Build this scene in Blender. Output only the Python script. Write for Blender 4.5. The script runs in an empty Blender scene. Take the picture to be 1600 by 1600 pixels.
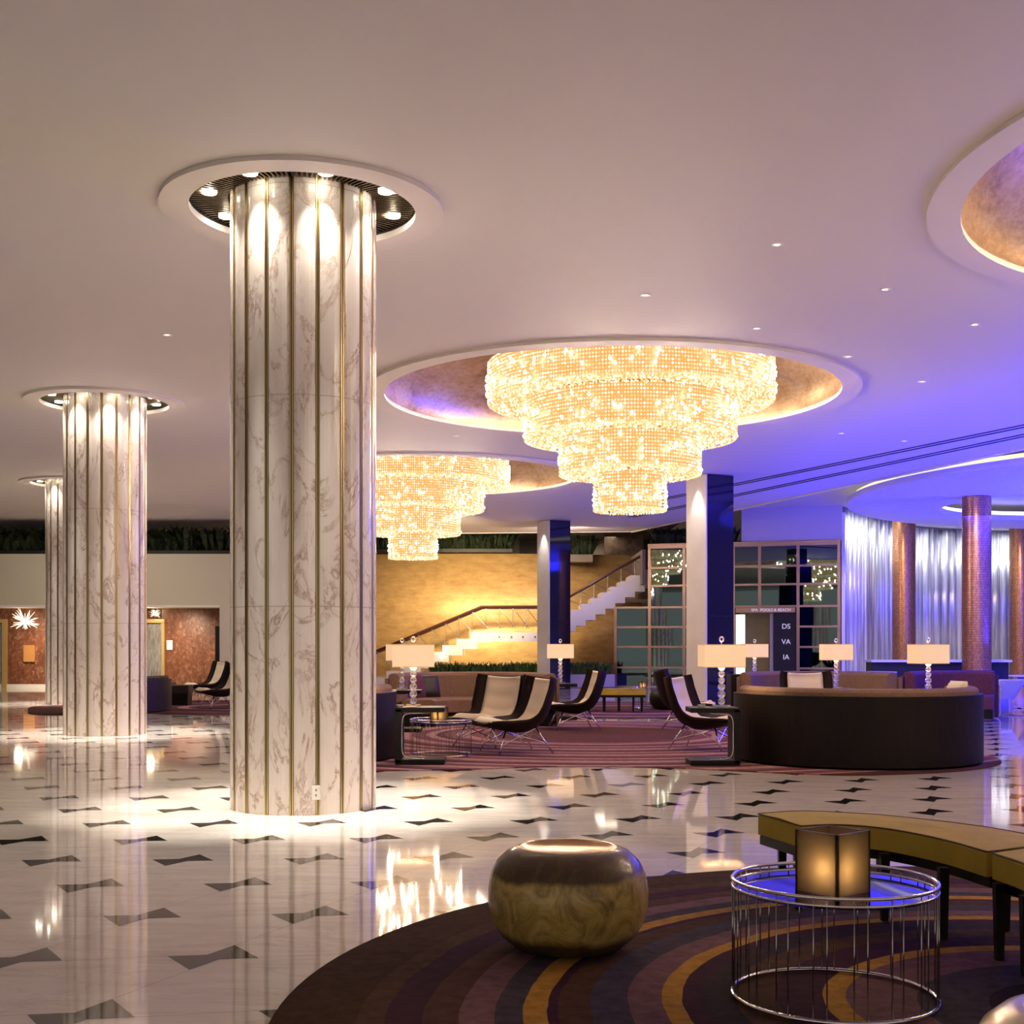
import bpy, bmesh, math, random
import numpy as np
from mathutils import Vector, Matrix
random.seed(7); rng = np.random.RandomState(5)
PI = math.pi
S = bpy.context.scene
COL = S.collection
R = math.radians

# ------------------------------------------------------------------ camera
cam = bpy.data.cameras.new('camera'); camo = bpy.data.objects.new('camera', cam); COL.objects.link(camo)
camo.location = (0, 0, 1.4); camo.rotation_euler = (PI/2, 0, 0)
cam.sensor_width = 36; cam.lens = 2008/1600*36; cam.shift_y = 205/1600; cam.clip_end = 200; cam.clip_start = .05
S.camera = camo
FPX, HZ = 2008.0, 1005.0
def at(px, py, Y): return ((px-800)/FPX*Y, Y, 1.4-(py-HZ)/FPX*Y)
def fl(px, py, z=0):
    Y = FPX*(1.4-z)/(py-HZ); return ((px-800)/FPX*Y, Y)

# ------------------------------------------------------------------ world, exposure, large lights
w = bpy.data.worlds.new('world'); S.world = w; w.use_nodes = True
w.node_tree.nodes['Background'].inputs[0].default_value = (1.0, .90, .82, 1)
w.node_tree.nodes['Background'].inputs[1].default_value = .27
S.view_settings.view_transform = 'Standard'; S.view_settings.look = 'None'
S.view_settings.exposure = 1.0; S.view_settings.gamma = 1.0; S.view_settings.use_curve_mapping = False
BLUE = (.02, .022, 1.0)
def lamp(name, kind, loc, energy, color, size=.1, rot=None, **k):
    l = bpy.data.lights.new(name, kind); o = bpy.data.objects.new(name, l); COL.objects.link(o)
    l.energy = energy; l.color = color; o.location = loc
    if rot: o.rotation_euler = rot
    if kind == 'AREA': l.size = size
    else: l.shadow_soft_size = size
    for a, b in k.items(): setattr(l, a, b)
    return o
def aim(o, target):
    d = Vector(target)-Vector(o.location); o.rotation_euler = d.to_track_quat('-Z', 'Y').to_euler()
# blue LED wash of the lounge on the right
lamp('blue_lounge_wash', 'AREA', (16.2, 29.5, 1.3), 1600, BLUE, 5, (PI, 0, 0))
lamp('blue_lounge_wash', 'AREA', (12.0, 22.5, 1.4), 560, BLUE, 4, (PI, 0, 0))
lamp('blue_floor_wash', 'AREA', (13.5, 30, 4.6), 700, BLUE, 5, (0, 0, 0))
# wash on the soffit and marble lift lobby
lamp('lobby_wash', 'AREA', (-12, 36.5, 4.9), 60, (1, .86, .62), 5, (R(25), 0, 0))
for x_ in (-14.2, -10.2):
    aim(lamp('lift_lobby_light', 'SPOT', (x_, 38.2, 2.35), 170, (1, .80, .58), .08, None, spot_size=R(80), spot_blend=1), (x_, 40.3, .9))

# ------------------------------------------------------------------ materials
def mat(name, color=(.5,.5,.5), rough=.5, metal=0, emis=None, es=0, spec=.5, trans=0, ior=1.45, coat=0, nosample=False):
    m = bpy.data.materials.new(name); m.use_nodes = True
    b = m.node_tree.nodes['Principled BSDF']
    b.inputs['Base Color'].default_value = (*color, 1); b.inputs['Roughness'].default_value = rough
    b.inputs['Metallic'].default_value = metal; b.inputs['Specular IOR Level'].default_value = spec
    b.inputs['Transmission Weight'].default_value = trans; b.inputs['IOR'].default_value = ior
    b.inputs['Coat Weight'].default_value = coat
    if emis: b.inputs['Emission Color'].default_value = (*emis, 1); b.inputs['Emission Strength'].default_value = es
    if nosample: m.cycles.emission_sampling = 'NONE'
    return m
class N:
    def __init__(s, m): s.m = m; s.t = m.node_tree; s.b = s.t.nodes['Principled BSDF']
    def n(s, typ, **k):
        o = s.t.nodes.new(typ)
        for a, b in k.items():
            if a.startswith('i_'):
                key = a[2:]; key = int(key) if key.isdigit() else key.replace('_', ' ')
                o.inputs[key].default_value = b
            else: setattr(o, a, b)
        return o
    def l(s, a, b): s.t.links.new(a, b)
    def ramp(s, src, stops, interp='LINEAR'):
        r = s.n('ShaderNodeValToRGB'); r.color_ramp.interpolation = interp; e = r.color_ramp.elements
        while len(e) < len(stops): e.new(.5)
        for i, (p, c) in enumerate(stops): e[i].position = p; e[i].color = (*c, 1) if len(c) == 3 else c
        s.l(src, r.inputs[0]); return r
    def coords(s, kind='Object', scale=(1,1,1), rot=(0,0,0), loc=(0,0,0)):
        c = s.n('ShaderNodeTexCoord'); mp = s.n('ShaderNodeMapping')
        mp.inputs['Scale'].default_value = scale; mp.inputs['Rotation'].default_value = rot; mp.inputs['Location'].default_value = loc
        s.l(c.outputs[kind], mp.inputs[0]); return mp.outputs[0]
    def noise(s, vec, scale, detail=4, rough=.6, dist=0):
        n = s.n('ShaderNodeTexNoise'); n.inputs['Scale'].default_value = scale; n.inputs['Detail'].default_value = detail
        n.inputs['Roughness'].default_value = rough; n.inputs['Distortion'].default_value = dist
        s.l(vec, n.inputs['Vector']); return n.outputs['Fac']
    def mix(s, fac, a, b, mode='MIX'):
        m = s.n('ShaderNodeMix', data_type='RGBA', blend_type=mode)
        for v, i in ((fac, 0), (a, 6), (b, 7)):
            if hasattr(v, 'links'): s.l(v, m.inputs[i])
            else: m.inputs[i].default_value = v if i == 0 else (*v, 1)
        return m.outputs[2]
    def math(s, op, a, b=0, c=None):
        m = s.n('ShaderNodeMath', operation=op)
        for i, v in enumerate((a, b, c)):
            if v is None: continue
            if hasattr(v, 'links'): s.l(v, m.inputs[i])
            else: m.inputs[i].default_value = v
        return m.outputs[0]
    def color(s, c): s.l(c, s.b.inputs['Base Color'])
    def bump(s, h, strength=.3, dist=.01):
        b = s.n('ShaderNodeBump'); b.inputs['Strength'].default_value = strength; b.inputs['Distance'].default_value = dist
        s.l(h, b.inputs['Height']); s.l(b.outputs[0], s.b.inputs['Normal'])

def noisy(name, a, b, scale=5, detail=4, bump=0, vec=(1,1,1), **k):
    m = mat(name, a, **k); q = N(m); f = q.noise(q.coords('Object', vec), scale, detail)
    q.color(q.ramp(f, [(.3, a), (.7, b)]).outputs[0])
    if bump: q.bump(f, bump)
    return m

M = {}
M['ceiling'] = mat('ceiling_paint', (.75, .71, .66), .6)
M['lip'] = mat('collar_paint', (.78, .72, .68), .6)
# polished marble floor
m = mat('floor_marble', (.78,.72,.66), .045, spec=.6); q = N(m)
v = q.coords('Object', (1, 3.0, 1), (0, 0, R(25)))
f1 = q.noise(v, .9, 6, .65, 1.2); f2 = q.noise(q.coords('Object', (1, 5, 1), (0, 0, R(15))), 1.6, 5, .6, .6)
c1 = q.ramp(f2, [(.3, (.66,.59,.52)), (.7, (.80,.75,.69))]).outputs[0]
vein = q.ramp(q.math('ABSOLUTE', q.math('SUBTRACT', f1, .5)), [(0, (.70,.70,.70)), (.02, (1,1,1))]).outputs[0]
q.color(q.mix(.45, c1, q.mix(1.0, c1, vein, 'MULTIPLY'))); M['floor'] = m
M['inlay'] = noisy('black_inlay', (.008,.007,.007), (.03,.026,.025), 6, rough=.05, spec=.6)
M['joint'] = mat('tile_joint', (.42,.36,.31), .2)
# column marble
m = mat('column_marble', (.85,.8,.77), .14, spec=.5); q = N(m)
oi = q.n('ShaderNodeTexCoord'); info = q.n('ShaderNodeObjectInfo')
vm = q.n('ShaderNodeVectorMath', operation='ADD'); q.l(oi.outputs['Object'], vm.inputs[0])
cm = q.n('ShaderNodeCombineXYZ'); q.l(q.math('MULTIPLY', info.outputs['Random'], 37.0), cm.inputs[2]); q.l(q.math('MULTIPLY', info.outputs['Random'], 11.0), cm.inputs[0])
q.l(cm.outputs[0], vm.inputs[1]); v0 = vm.outputs[0]
mp = q.n('ShaderNodeMapping'); mp.inputs['Scale'].default_value = (1.5, 1.5, .8); mp.inputs['Rotation'].default_value = (R(25), R(20), 0); q.l(v0, mp.inputs[0])
fa = q.noise(mp.outputs[0], 1.35, 8, .66, .8); fb = q.noise(mp.outputs[0], 4.2, 6, .6, .5); fc = q.noise(v0, .9, 3)
va = q.ramp(q.math('ABSOLUTE', q.math('SUBTRACT', fa, .5)), [(0, (1,1,1)), (.007, (.55,.55,.55)), (.028, (0,0,0))]).outputs[0]
vb = q.ramp(q.math('ABSOLUTE', q.math('SUBTRACT', fb, .47)), [(0, (.45,.45,.45)), (.014, (0,0,0))]).outputs[0]
gate = q.ramp(fc, [(.50, (0,0,0)), (.62, (1,1,1))]).outputs[0]
base = q.mix(q.ramp(fc, [(.35, (0,0,0)), (.7, (1,1,1))]).outputs[0], (.80,.73,.68), (.72,.63,.57))
t1 = q.mix(q.mix(1.0, va, q.ramp(fb, [(.35, (.15,.15,.15)), (.6, (1,1,1))]).outputs[0], 'MULTIPLY'), base, (.36,.22,.17)); t2 = q.mix(q.mix(1.0, vb, gate, 'MULTIPLY'), t1, (.48,.32,.27))
sep = q.n('ShaderNodeSeparateXYZ'); q.l(oi.outputs['Object'], sep.inputs[0])
jz = q.math('PINGPONG', q.math('ADD', sep.outputs[2], .02), .86)
jm = q.ramp(jz, [(0, (1,1,1)), (.006, (0,0,0))]).outputs[0]
q.color(q.mix(jm, t2, (.45,.38,.34))); M['marble'] = m
M['brass'] = mat('brass_strip', (.55,.42,.20), .3, 1)
M['darkbrass'] = mat('dark_brass_fins', (.22,.17,.10), .35, 1)
M['black'] = mat('black_paint', (.012,.011,.011), .5)
M['chrome'] = mat('chrome', (.85,.83,.82), .08, 1)
M['wire'] = mat('wire_metal', (.40,.38,.38), .15, 1)
M['steel'] = mat('brushed_steel', (.55,.53,.52), .25, 1)
# coffer leaf
m = mat('copper_leaf', (.6,.4,.3), .34, .85); q = N(m)
fa = q.noise(q.coords('Object', (1,1,2)), 1.1, 8, .65, .4); fb = q.noise(q.coords('Object', (3,3,8)), 3, 6, .7)
c = q.ramp(fa, [(.38, (.30,.16,.08)), (.50, (.68,.44,.24)), (.60, (.80,.62,.46)), (.68, (.50,.32,.36))]).outputs[0]
q.color(q.mix(.5, c, q.ramp(fb, [(.3, (.38,.24,.16)), (.7, (.85,.68,.52))]).outputs[0])); M['leaf'] = m
# chandelier
def glow(name, c0, c1, c2, s0, s1, cut=.9, nos=True):
    m = bpy.data.materials.new(name); m.use_nodes = True; t = m.node_tree; t.nodes.clear()
    o = t.nodes.new('ShaderNodeOutputMaterial'); e = t.nodes.new('ShaderNodeEmission'); g = t.nodes.new('ShaderNodeNewGeometry')
    r = t.nodes.new('ShaderNodeValToRGB'); el = r.color_ramp.elements; el[0].color = (*c0, 1); el[1].color = (*c2, 1)
    x = el.new(.5); x.color = (*c1, 1)
    mr = t.nodes.new('ShaderNodeMapRange'); mr.inputs[1].default_value = cut; mr.inputs[2].default_value = 1; mr.inputs[3].default_value = s0; mr.inputs[4].default_value = s1
    t.links.new(g.outputs['Random Per Island'], r.inputs[0]); t.links.new(g.outputs['Random Per Island'], mr.inputs[0])
    t.links.new(r.outputs[0], e.inputs[0]); t.links.new(mr.outputs[0], e.inputs[1]); t.links.new(e.outputs[0], o.inputs[0])
    if nos: m.cycles.emission_sampling = 'NONE'
    return m
M['crystal_lit'] = glow('lit_crystal', (.90,.40,.12), (1.0,.70,.36), (1.0,.88,.64), .72, 2.4, .86)
def emit(name, c, s, nos=False):
    m = mat(name, (0,0,0), .5, emis=c, es=s, nosample=nos); return m
M['liner'] = emit('chandelier_lamps', (1.0,.45,.13), .50)
M['bulb'] = emit('bulb_light', (1.0,.80,.58), 125)
M['shade'] = mat('lit_linen_shade', (.55,.46,.36), .8, emis=(1.0,.62,.33), es=.34)
M['shade_edge'] = mat('shade_trim', (.5,.36,.22), .7, emis=(.8,.45,.2), es=.25)
m = mat('lamp_crystal', (1,1,1), .02, trans=.85, ior=1.5); M['crystal'] = m
M['spot'] = emit('spot_glow', (1,.93,.78), 6, True)
M['dot'] = emit('downlight_glow', (1,.92,.8), 1.0, True)
M['cove'] = emit('cove_light', (.92,.92,1.0), 1.2)
M['covewarm'] = emit('warm_cove_light', (1,.93,.62), .55)
M['plaster'] = mat('soffit_plaster', (.62,.58,.47), .7)
M['whitetrim'] = mat('white_trim', (.85,.82,.78), .4)
m = mat('red_marble', (.4,.15,.08), .4); q = N(m)
fa = q.noise(q.coords('Object', (1.4,1,1), (0,0,0)), 4.5, 8, .75, 1.5); fb = q.noise(q.coords('Object', (7,1,.9)), 1, 3)
c = q.ramp(fa, [(.38, (.11,.035,.018)), (.50, (.20,.075,.038)), (.58, (.32,.15,.09)), (.66, (.62,.42,.32))]).outputs[0]
q.color(q.mix(.35, c, q.ramp(fb, [(.35, (.13,.04,.02)), (.65, (.30,.12,.06))]).outputs[0])); M['redmarble'] = m
# gold stone wall in courses
m = mat('gold_stone', (.7,.45,.15), .42, .25); q = N(m)
tc = q.n('ShaderNodeTexCoord'); br = q.n('ShaderNodeTexBrick'); q.l(tc.outputs['UV'], br.inputs[0])
br.inputs['Scale'].default_value = 1; br.inputs['Brick Width'].default_value = .72; br.inputs['Row Height'].default_value = .30; br.inputs['Mortar Size'].default_value = .005
br.inputs['Color1'].default_value = (.70,.43,.15,1); br.inputs['Color2'].default_value = (.50,.29,.10,1); br.inputs['Mortar'].default_value = (.36,.21,.08,1)
f = q.noise(q.coords('UV', (1, 2.5, 1)), 2.0, 6, .7)
q.color(q.mix(.6, br.outputs[0], q.ramp(f, [(.3, (.44,.24,.10)), (.7, (.82,.56,.24))]).outputs[0])); M['gold'] = m
M['navy'] = mat('polished_black_granite', (.012,.011,.03), .04, spec=.8)
M['pier'] = noisy('pier_marble', (.74,.68,.62), (.82,.77,.72), 2, rough=.2)
M['lav'] = mat('painted_wall', (.60,.55,.60), .6)
M['darkwall'] = noisy('dark_panelling', (.055,.04,.03), (.085,.062,.045), 3, rough=.5)
M['taupe'] = mat('taupe_wall', (.22,.17,.13), .6)
M['frame'] = mat('bronze_frame', (.40,.27,.20), .3, .8)
M['mirror'] = mat('dark_mirror_glass', (.10,.145,.15), .015, 1)
M['dark'] = noisy('dark_leather', (.018,.012,.011), (.032,.022,.02), 18, rough=.42)
M['shell'] = noisy('woven_brown_shell', (.010,.005,.004), (.026,.012,.009), 45, bump=.3, rough=.6, spec=.25)
m = noisy('sofa_shell', (.008,.005,.0045), (.013,.008,.007), 2.5, rough=.5, spec=.25); M['sofashell'] = m
M['velvet'] = noisy('brown_upholstery', (.20,.115,.075), (.26,.155,.10), 30, rough=.8)
M['cream'] = mat('cream_leather', (.90,.78,.60), .45)
M['plum'] = noisy('plum_fabric', (.12,.03,.06), (.17,.05,.08), 20, rough=.8)
m = mat('mustard_velvet', (.45,.28,.05), .75, spec=.2); q = N(m); q.b.inputs['Sheen Weight'].default_value = 0; q.b.inputs['Sheen Tint'].default_value = (1, .8, .5, 1)
f = q.noise(q.coords('Object', (1,1,1)), 5, 4); q.color(q.ramp(f, [(.3, (.46,.33,.045)), (.7, (.56,.41,.07))]).outputs[0]); M['mustard'] = m
M['piping'] = mat('dark_piping', (.10,.06,.012), .7)
M['wood'] = mat('black_wood', (.008,.006,.005), .4, spec=.3)
M['tray'] = mat('blue_mirror_top', (.04,.03,.55), .03, 1)
M['leafgreen'] = noisy('leaves', (.007,.013,.006), (.022,.036,.012), 3, rough=.5)
M['grass'] = noisy('grassy_leaves', (.03,.06,.015), (.10,.17,.04), 3, rough=.5)
M['planter'] = mat('planter_box', (.55,.50,.50), .4)
m = mat('copper_mosaic', (.5,.22,.09), .3, .75); q = N(m)
tc = q.n('ShaderNodeTexCoord'); br = q.n('ShaderNodeTexBrick'); q.l(tc.outputs['UV'], br.inputs[0]); br.offset = 0
br.inputs['Scale'].default_value = 1; br.inputs['Brick Width'].default_value = .03; br.inputs['Row Height'].default_value = .06; br.inputs['Mortar Size'].default_value = .004
br.inputs['Color1'].default_value = (.75,.38,.16,1); br.inputs['Color2'].default_value = (.50,.22,.09,1); br.inputs['Mortar'].default_value = (.16,.07,.04,1)
q.color(br.outputs[0]); M['copper'] = m
m = mat('bead_curtain', (.8,.8,.85), .3, .5); q = N(m)
f = q.noise(q.coords('UV', (9, .12, 1)), 1.0, 4, .8); q.color(q.ramp(f, [(.33, (.12,.12,.15)), (.5, (.60,.60,.64)), (.62, (.97,.97,.97))]).outputs[0]); M['curtain'] = m
M['white'] = mat('white_lacquer', (.8,.8,.82), .25)
M['bluewhite'] = mat('pale_lit_window', (.3,.4,.5), .5, emis=(.35,.55,.9), es=.6)
M['neon'] = emit('light_bar', (.75,.85,1), 1.6)
M['beads'] = noisy('bead_screen', (.004,.006,.012), (.25,.30,.42), 28, 2, rough=.2, metal=.3)
m = mat('candle_cube_glass', (.045,.028,.02), .25, spec=.6); M['cube'] = m; q = N(m)
tl = q.n('ShaderNodeBsdfTranslucent'); tl.inputs[0].default_value = (.42,.36,.28,1); ms = q.n('ShaderNodeMixShader'); ms.inputs[0].default_value = .5
q.l(q.b.outputs[0], ms.inputs[1]); q.l(tl.outputs[0], ms.inputs[2]); q.l(ms.outputs[0], q.t.nodes['Material Output'].inputs[0])
M['flame'] = emit('candle_flame', (1,.6,.22), 12)
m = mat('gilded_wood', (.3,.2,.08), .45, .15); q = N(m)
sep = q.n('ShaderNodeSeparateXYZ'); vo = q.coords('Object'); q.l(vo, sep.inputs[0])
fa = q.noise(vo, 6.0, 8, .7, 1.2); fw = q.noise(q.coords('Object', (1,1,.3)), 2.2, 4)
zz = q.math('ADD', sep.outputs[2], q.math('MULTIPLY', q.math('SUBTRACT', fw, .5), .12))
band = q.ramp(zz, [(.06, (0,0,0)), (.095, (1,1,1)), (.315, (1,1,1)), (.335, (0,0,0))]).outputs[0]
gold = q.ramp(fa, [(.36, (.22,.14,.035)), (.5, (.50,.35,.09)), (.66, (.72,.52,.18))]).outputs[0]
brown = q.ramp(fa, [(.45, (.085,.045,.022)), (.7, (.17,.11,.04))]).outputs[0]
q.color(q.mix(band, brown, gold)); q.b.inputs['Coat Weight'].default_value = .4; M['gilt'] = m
M['gilttop'] = noisy('polished_bronze_top', (.40,.22,.10), (.52,.32,.16), 4, rough=.22, metal=.85)
M['silvergilt'] = noisy('aged_silver_leaf', (.42,.34,.26), (.55,.46,.36), 4, rough=.25, metal=.85)
M['letter'] = mat('pale_lettering', (.8,.76,.7), .4, emis=(1,.95,.85), es=.2)
M['olive'] = noisy('olive_wall', (.20,.15,.07), (.26,.19,.09), 3, rough=.6)
M['lantern'] = emit('column_lantern', (1,.93,.75), .7)
M['art'] = noisy('carved_panel', (.035,.018,.012), (.20,.13,.09), 3.2, 8, rough=.5)
M['glass'] = mat('clear_glass', (.97,1,.99), .02, trans=1, ior=1.2)
M['stairstone'] = mat('white_stair_stone', (.80,.76,.76), .25)
M['handrail'] = mat('dark_timber_rail', (.07,.022,.012), .3)
M['sconce'] = emit('sconce_crystals', (1,.80,.58), 1.1)
M['plaque'] = mat('copper_plaque', (.75,.36,.12), .3, .6, emis=(1,.4,.1), es=.12)  # faint orange emission stands in for light the plaque reflects
M['silverdoor'] = noisy('silver_door_relief', (.25,.24,.23), (.62,.6,.57), 5, vec=(3,3,.6), rough=.35, metal=.5)
M['golddoor'] = mat('gold_door_frame', (.72,.52,.22), .35, .5)
M['bluewhitefab'] = mat('white_vinyl', (.7,.7,.75), .4)

# rugs: concentric bands about a point, by radius
def rug_mat(name, c, stops, noise=.06, sy=1.0, bump=True):
    m = mat(name, (.1,.05,.06), .95, spec=.1); q = N(m)
    g = q.n('ShaderNodeNewGeometry'); s = q.n('ShaderNodeVectorMath', operation='SUBTRACT'); s.inputs[1].default_value = (*c, 0)
    q.l(g.outputs['Position'], s.inputs[0]); mm = q.n('ShaderNodeVectorMath', operation='MULTIPLY'); mm.inputs[1].default_value = (1, sy, 0)
    q.l(s.outputs[0], mm.inputs[0]); ln = q.n('ShaderNodeVectorMath', operation='LENGTH'); q.l(mm.outputs[0], ln.inputs[0])
    n = q.noise(q.coords('Object'), 1.2, 3); n2 = q.noise(q.coords('Object'), 14, 4, .7)
    rr = q.math('ADD', ln.outputs['Value'], q.math('MULTIPLY', q.math('SUBTRACT', n, .5), noise))
    mx = stops[-1][0]*1.02; rr = q.math('DIVIDE', rr, mx)
    col = q.ramp(rr, [(p/mx, k) for p, k in stops], 'CONSTANT').outputs[0]
    q.color(q.mix(.5, col, q.mix(1.0, col, q.ramp(n2, [(.3, (.45,.45,.45)), (.7, (1.6,1.6,1.6))]).outputs[0], 'MULTIPLY')))
    if bump: q.bump(q.noise(q.coords('Object'), 160, 2), .5, .004)
    return m
BR=(.055,.026,.014); PU=(.050,.016,.032); BM=(.085,.036,.034); MA=(.17,.085,.10); SL=(.062,.048,.066); GO=(.42,.21,.04); OL=(.075,.036,.022); DK=(.035,.022,.03)
M['rugfront'] = rug_mat('swirl_rug', (2.28,4.82), [(0,DK),(.45,SL),(.72,MA),(.98,GO),(1.07,PU),(1.25,OL),(1.42,DK),(1.55,PU),(1.62,GO),(1.70,MA),(1.84,SL),(1.98,OL),(2.1,PU),(2.14,GO),(2.23,SL),(2.34,MA),(2.46,BM),(2.60,PU),(2.74,OL),(2.85,BR),(3.3,BR)])
A1=(.17,.065,.075); A2=(.36,.20,.20); A3=(.12,.05,.045); A4=(.085,.035,.05)
st=[(0,A3)]; r_=1.6
for k in range(14):
    st += [(r_, A1), (r_+.16, A4), (r_+.30, A2)] if k % 2 else [(r_, A1), (r_+.22, A2)]
    r_ += .44
    if len(st) > 28: break
st = st[:30]+[(6.2,BM)]
M['rugmid'] = rug_mat('striped_rug', (1.2,19.6), st, .05, 1.0, False)
M['rugfar'] = rug_mat('striped_rug_dark', (2.5,27), [(0,A3),(1.2,A1),(1.6,A2),(1.9,A4),(2.3,A1),(2.7,A2),(2.9,A4),(3.4,A2),(3.6,A1),(5,BM)], .05, 1, False)
M['rugleft'] = rug_mat('striped_rug_left', (-6,28), [(0,A4),(1.0,A2),(1.25,A4),(2.0,A1),(2.3,A4),(3.0,A1),(3.3,BM),(5,BM)], .05, 1, False)

# ------------------------------------------------------------------ object helpers
def tag(o, label=None, cat=None, group=None, kind=None):
    if label: o['label'] = label
    if cat: o['category'] = cat
    if group: o['group'] = group
    if kind: o['kind'] = kind
    return o
def thing(name, label, cat, loc=(0,0,0), rz=0, group=None, kind=None):
    o = bpy.data.objects.new(name, None); COL.objects.link(o); o.location = loc; o.rotation_euler = (0, 0, rz)
    o.empty_display_size = .1
    return tag(o, label, cat, group, kind)
def dup(root, loc=None, rz=None, label=None, group=None, scale=None):
    def cp(o, par):
        c = o.copy(); COL.objects.link(c); c.parent = par
        for ch in list(o.children): cp(ch, c)
        return c
    r = cp(root, root.parent)
    if loc is not None: r.location = loc
    if rz is not None: r.rotation_euler = (0, 0, rz)
    if scale is not None: r.scale = scale
    if label: r['label'] = label
    if group: r['group'] = group
    return r
class MB:
    def __init__(s): s.v = []; s.f = []; s.uv = {}; s.mi = []; s.cur = 0
    def add(s, vs, fs, uvs=None):
        b = len(s.v); s.v += [tuple(x) for x in vs]
        for k, f in enumerate(fs):
            s.f.append(tuple(b+i for i in f)); s.mi.append(s.cur)
            if uvs: s.uv[len(s.f)-1] = [uvs[i] for i in f]
        return s
    def box(s, c, d, rz=0, taper=1):
        x, y, z = d[0]/2, d[1]/2, d[2]/2; vs = []
        for k, sz in ((0, -1), (1, 1)):
            t = taper if k == 0 else 1
            for a, b in ((-1,-1), (1,-1), (1,1), (-1,1)):
                px, py = a*x*t, b*y*t
                vs.append((c[0]+px*math.cos(rz)-py*math.sin(rz), c[1]+px*math.sin(rz)+py*math.cos(rz), c[2]+sz*z))
        return s.add(vs, [(3,2,1,0), (4,5,6,7), (0,1,5,4), (1,2,6,5), (2,3,7,6), (3,0,4,7)])
    def prism(s, pts, z0, z1):
        n = len(pts); a = sum(pts[i][0]*pts[(i+1)%n][1]-pts[(i+1)%n][0]*pts[i][1] for i in range(n))
        if a < 0: pts = pts[::-1]
        vs = [(x, y, z0) for x, y in pts]+[(x, y, z1) for x, y in pts]
        return s.add(vs, [tuple(range(n))[::-1], tuple(range(n, 2*n))]+[(i, (i+1)%n, n+(i+1)%n, n+i) for i in range(n)])
    def tube(s, pts, r, n=8, closed=False):
        pts = [Vector(p) for p in pts]; m = len(pts); vs = []; up = None
        for i, p in enumerate(pts):
            d = (pts[(i+1) % m]-pts[i-1]) if closed else (pts[min(i+1, m-1)]-pts[max(i-1, 0)])
            d.normalize()
            if up is None: up = Vector((0,0,1)) if abs(d.z) < .9 else Vector((1,0,0))
            a = d.cross(up)
            if a.length < 1e-4: a = d.orthogonal()
            a.normalize(); b = a.cross(d); up = b if abs(d.dot(b)) < .5 else up
            rr = r[i] if hasattr(r, '__len__') else r
            vs += [p+(a*math.cos(t*2*PI/n)+b*math.sin(t*2*PI/n))*rr for t in range(n)]
        fs = [(i*n+j, i*n+(j+1)%n, ((i+1)%m)*n+(j+1)%n, ((i+1)%m)*n+j) for i in range(m if closed else m-1) for j in range(n)]
        if not closed: fs += [tuple(range(n))[::-1], tuple((m-1)*n+j for j in range(n))]
        return s.add(vs, fs)
    def rod(s, a, b, r, n=6): return s.tube([a, b], r, n)
    def lathe(s, prof, n=32, c=(0,0,0), a0=0, a1=2*PI, smoothcap=False, uvs=False):
        full = abs(a1-a0-2*PI) < 1e-6; m = n if full else n+1; vs = []; uv = []
        for i in range(m):
            a = a0+(a1-a0)*i/n
            for r, z in prof: vs.append((c[0]+r*math.cos(a), c[1]+r*math.sin(a), c[2]+z)); uv.append((a*max(r, .01), z))
        k = len(prof); fs = []
        for i in range(n):
            j = (i+1) % m
            for q_ in range(k-1): fs.append((i*k+q_, j*k+q_, j*k+q_+1, i*k+q_+1))
        s.add(vs, fs, uv if uvs else None)
        return s
    def sweep(s, prof, a0, a1, n, c=(0,0)):
        # closed profile (r,z) swept round an arc, ends capped
        k = len(prof); vs = []
        for i in range(n+1):
            a = a0+(a1-a0)*i/n
            for r, z in prof: vs.append((c[0]+r*math.cos(a), c[1]+r*math.sin(a), z))
        fs = [(i*k+j, (i+1)*k+j, (i+1)*k+(j+1)%k, i*k+(j+1)%k) for i in range(n) for j in range(k)]
        fs += [tuple(range(k)), tuple(n*k+j for j in range(k))[::-1]]
        return s.add(vs, fs)
    def grid(s, fn, nu, nv, uvs=False):
        vs = []; uv = []
        for i in range(nu+1):
            for j in range(nv+1):
                p = fn(i/nu, j/nv); vs.append(p[:3]); uv.append(p[3:] if len(p) > 3 else (0, 0))
        return s.add(vs, [(i*(nv+1)+j, (i+1)*(nv+1)+j, (i+1)*(nv+1)+j+1, i*(nv+1)+j+1) for i in range(nu) for j in range(nv)], uv if uvs else None)
    def build(s, name, m, parent=None, smooth=False, fix=True, bevel=0, sub=0, solid=0):
        me = bpy.data.meshes.new(name); me.from_pydata(s.v, [], s.f)
        for x in (m if isinstance(m, (list, tuple)) else [m]): me.materials.append(x)
        if isinstance(m, (list, tuple)): me.polygons.foreach_set('material_index', s.mi)
        if s.uv:
            u = me.uv_layers.new(name='UVMap')
            for p in me.polygons:
                if p.index in s.uv:
                    for li, t in zip(p.loop_indices, s.uv[p.index]): u.data[li].uv = t
        me.update()
        if fix:
            bm = bmesh.new(); bm.from_mesh(me); bmesh.ops.recalc_face_normals(bm, faces=bm.faces); bm.to_mesh(me); bm.free()
        if smooth: me.polygons.foreach_set('use_smooth', [True]*len(me.polygons))
        o = bpy.data.objects.new(name, me); COL.objects.link(o)
        if parent: o.parent = parent
        if solid: k = o.modifiers.new('solid', 'SOLIDIFY'); k.thickness = solid; k.offset = 0
        if bevel: k = o.modifiers.new('bevel', 'BEVEL'); k.width = bevel; k.segments = 3; k.limit_method = 'ANGLE'; k.angle_limit = R(40); 
        if sub: k = o.modifiers.new('sub', 'SUBSURF'); k.levels = sub; k.render_levels = sub
        return o
def circle(cx, cy, r, n=96): return [(cx+r*math.cos(2*PI*i/n), cy+r*math.sin(2*PI*i/n)) for i in range(n)]
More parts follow.
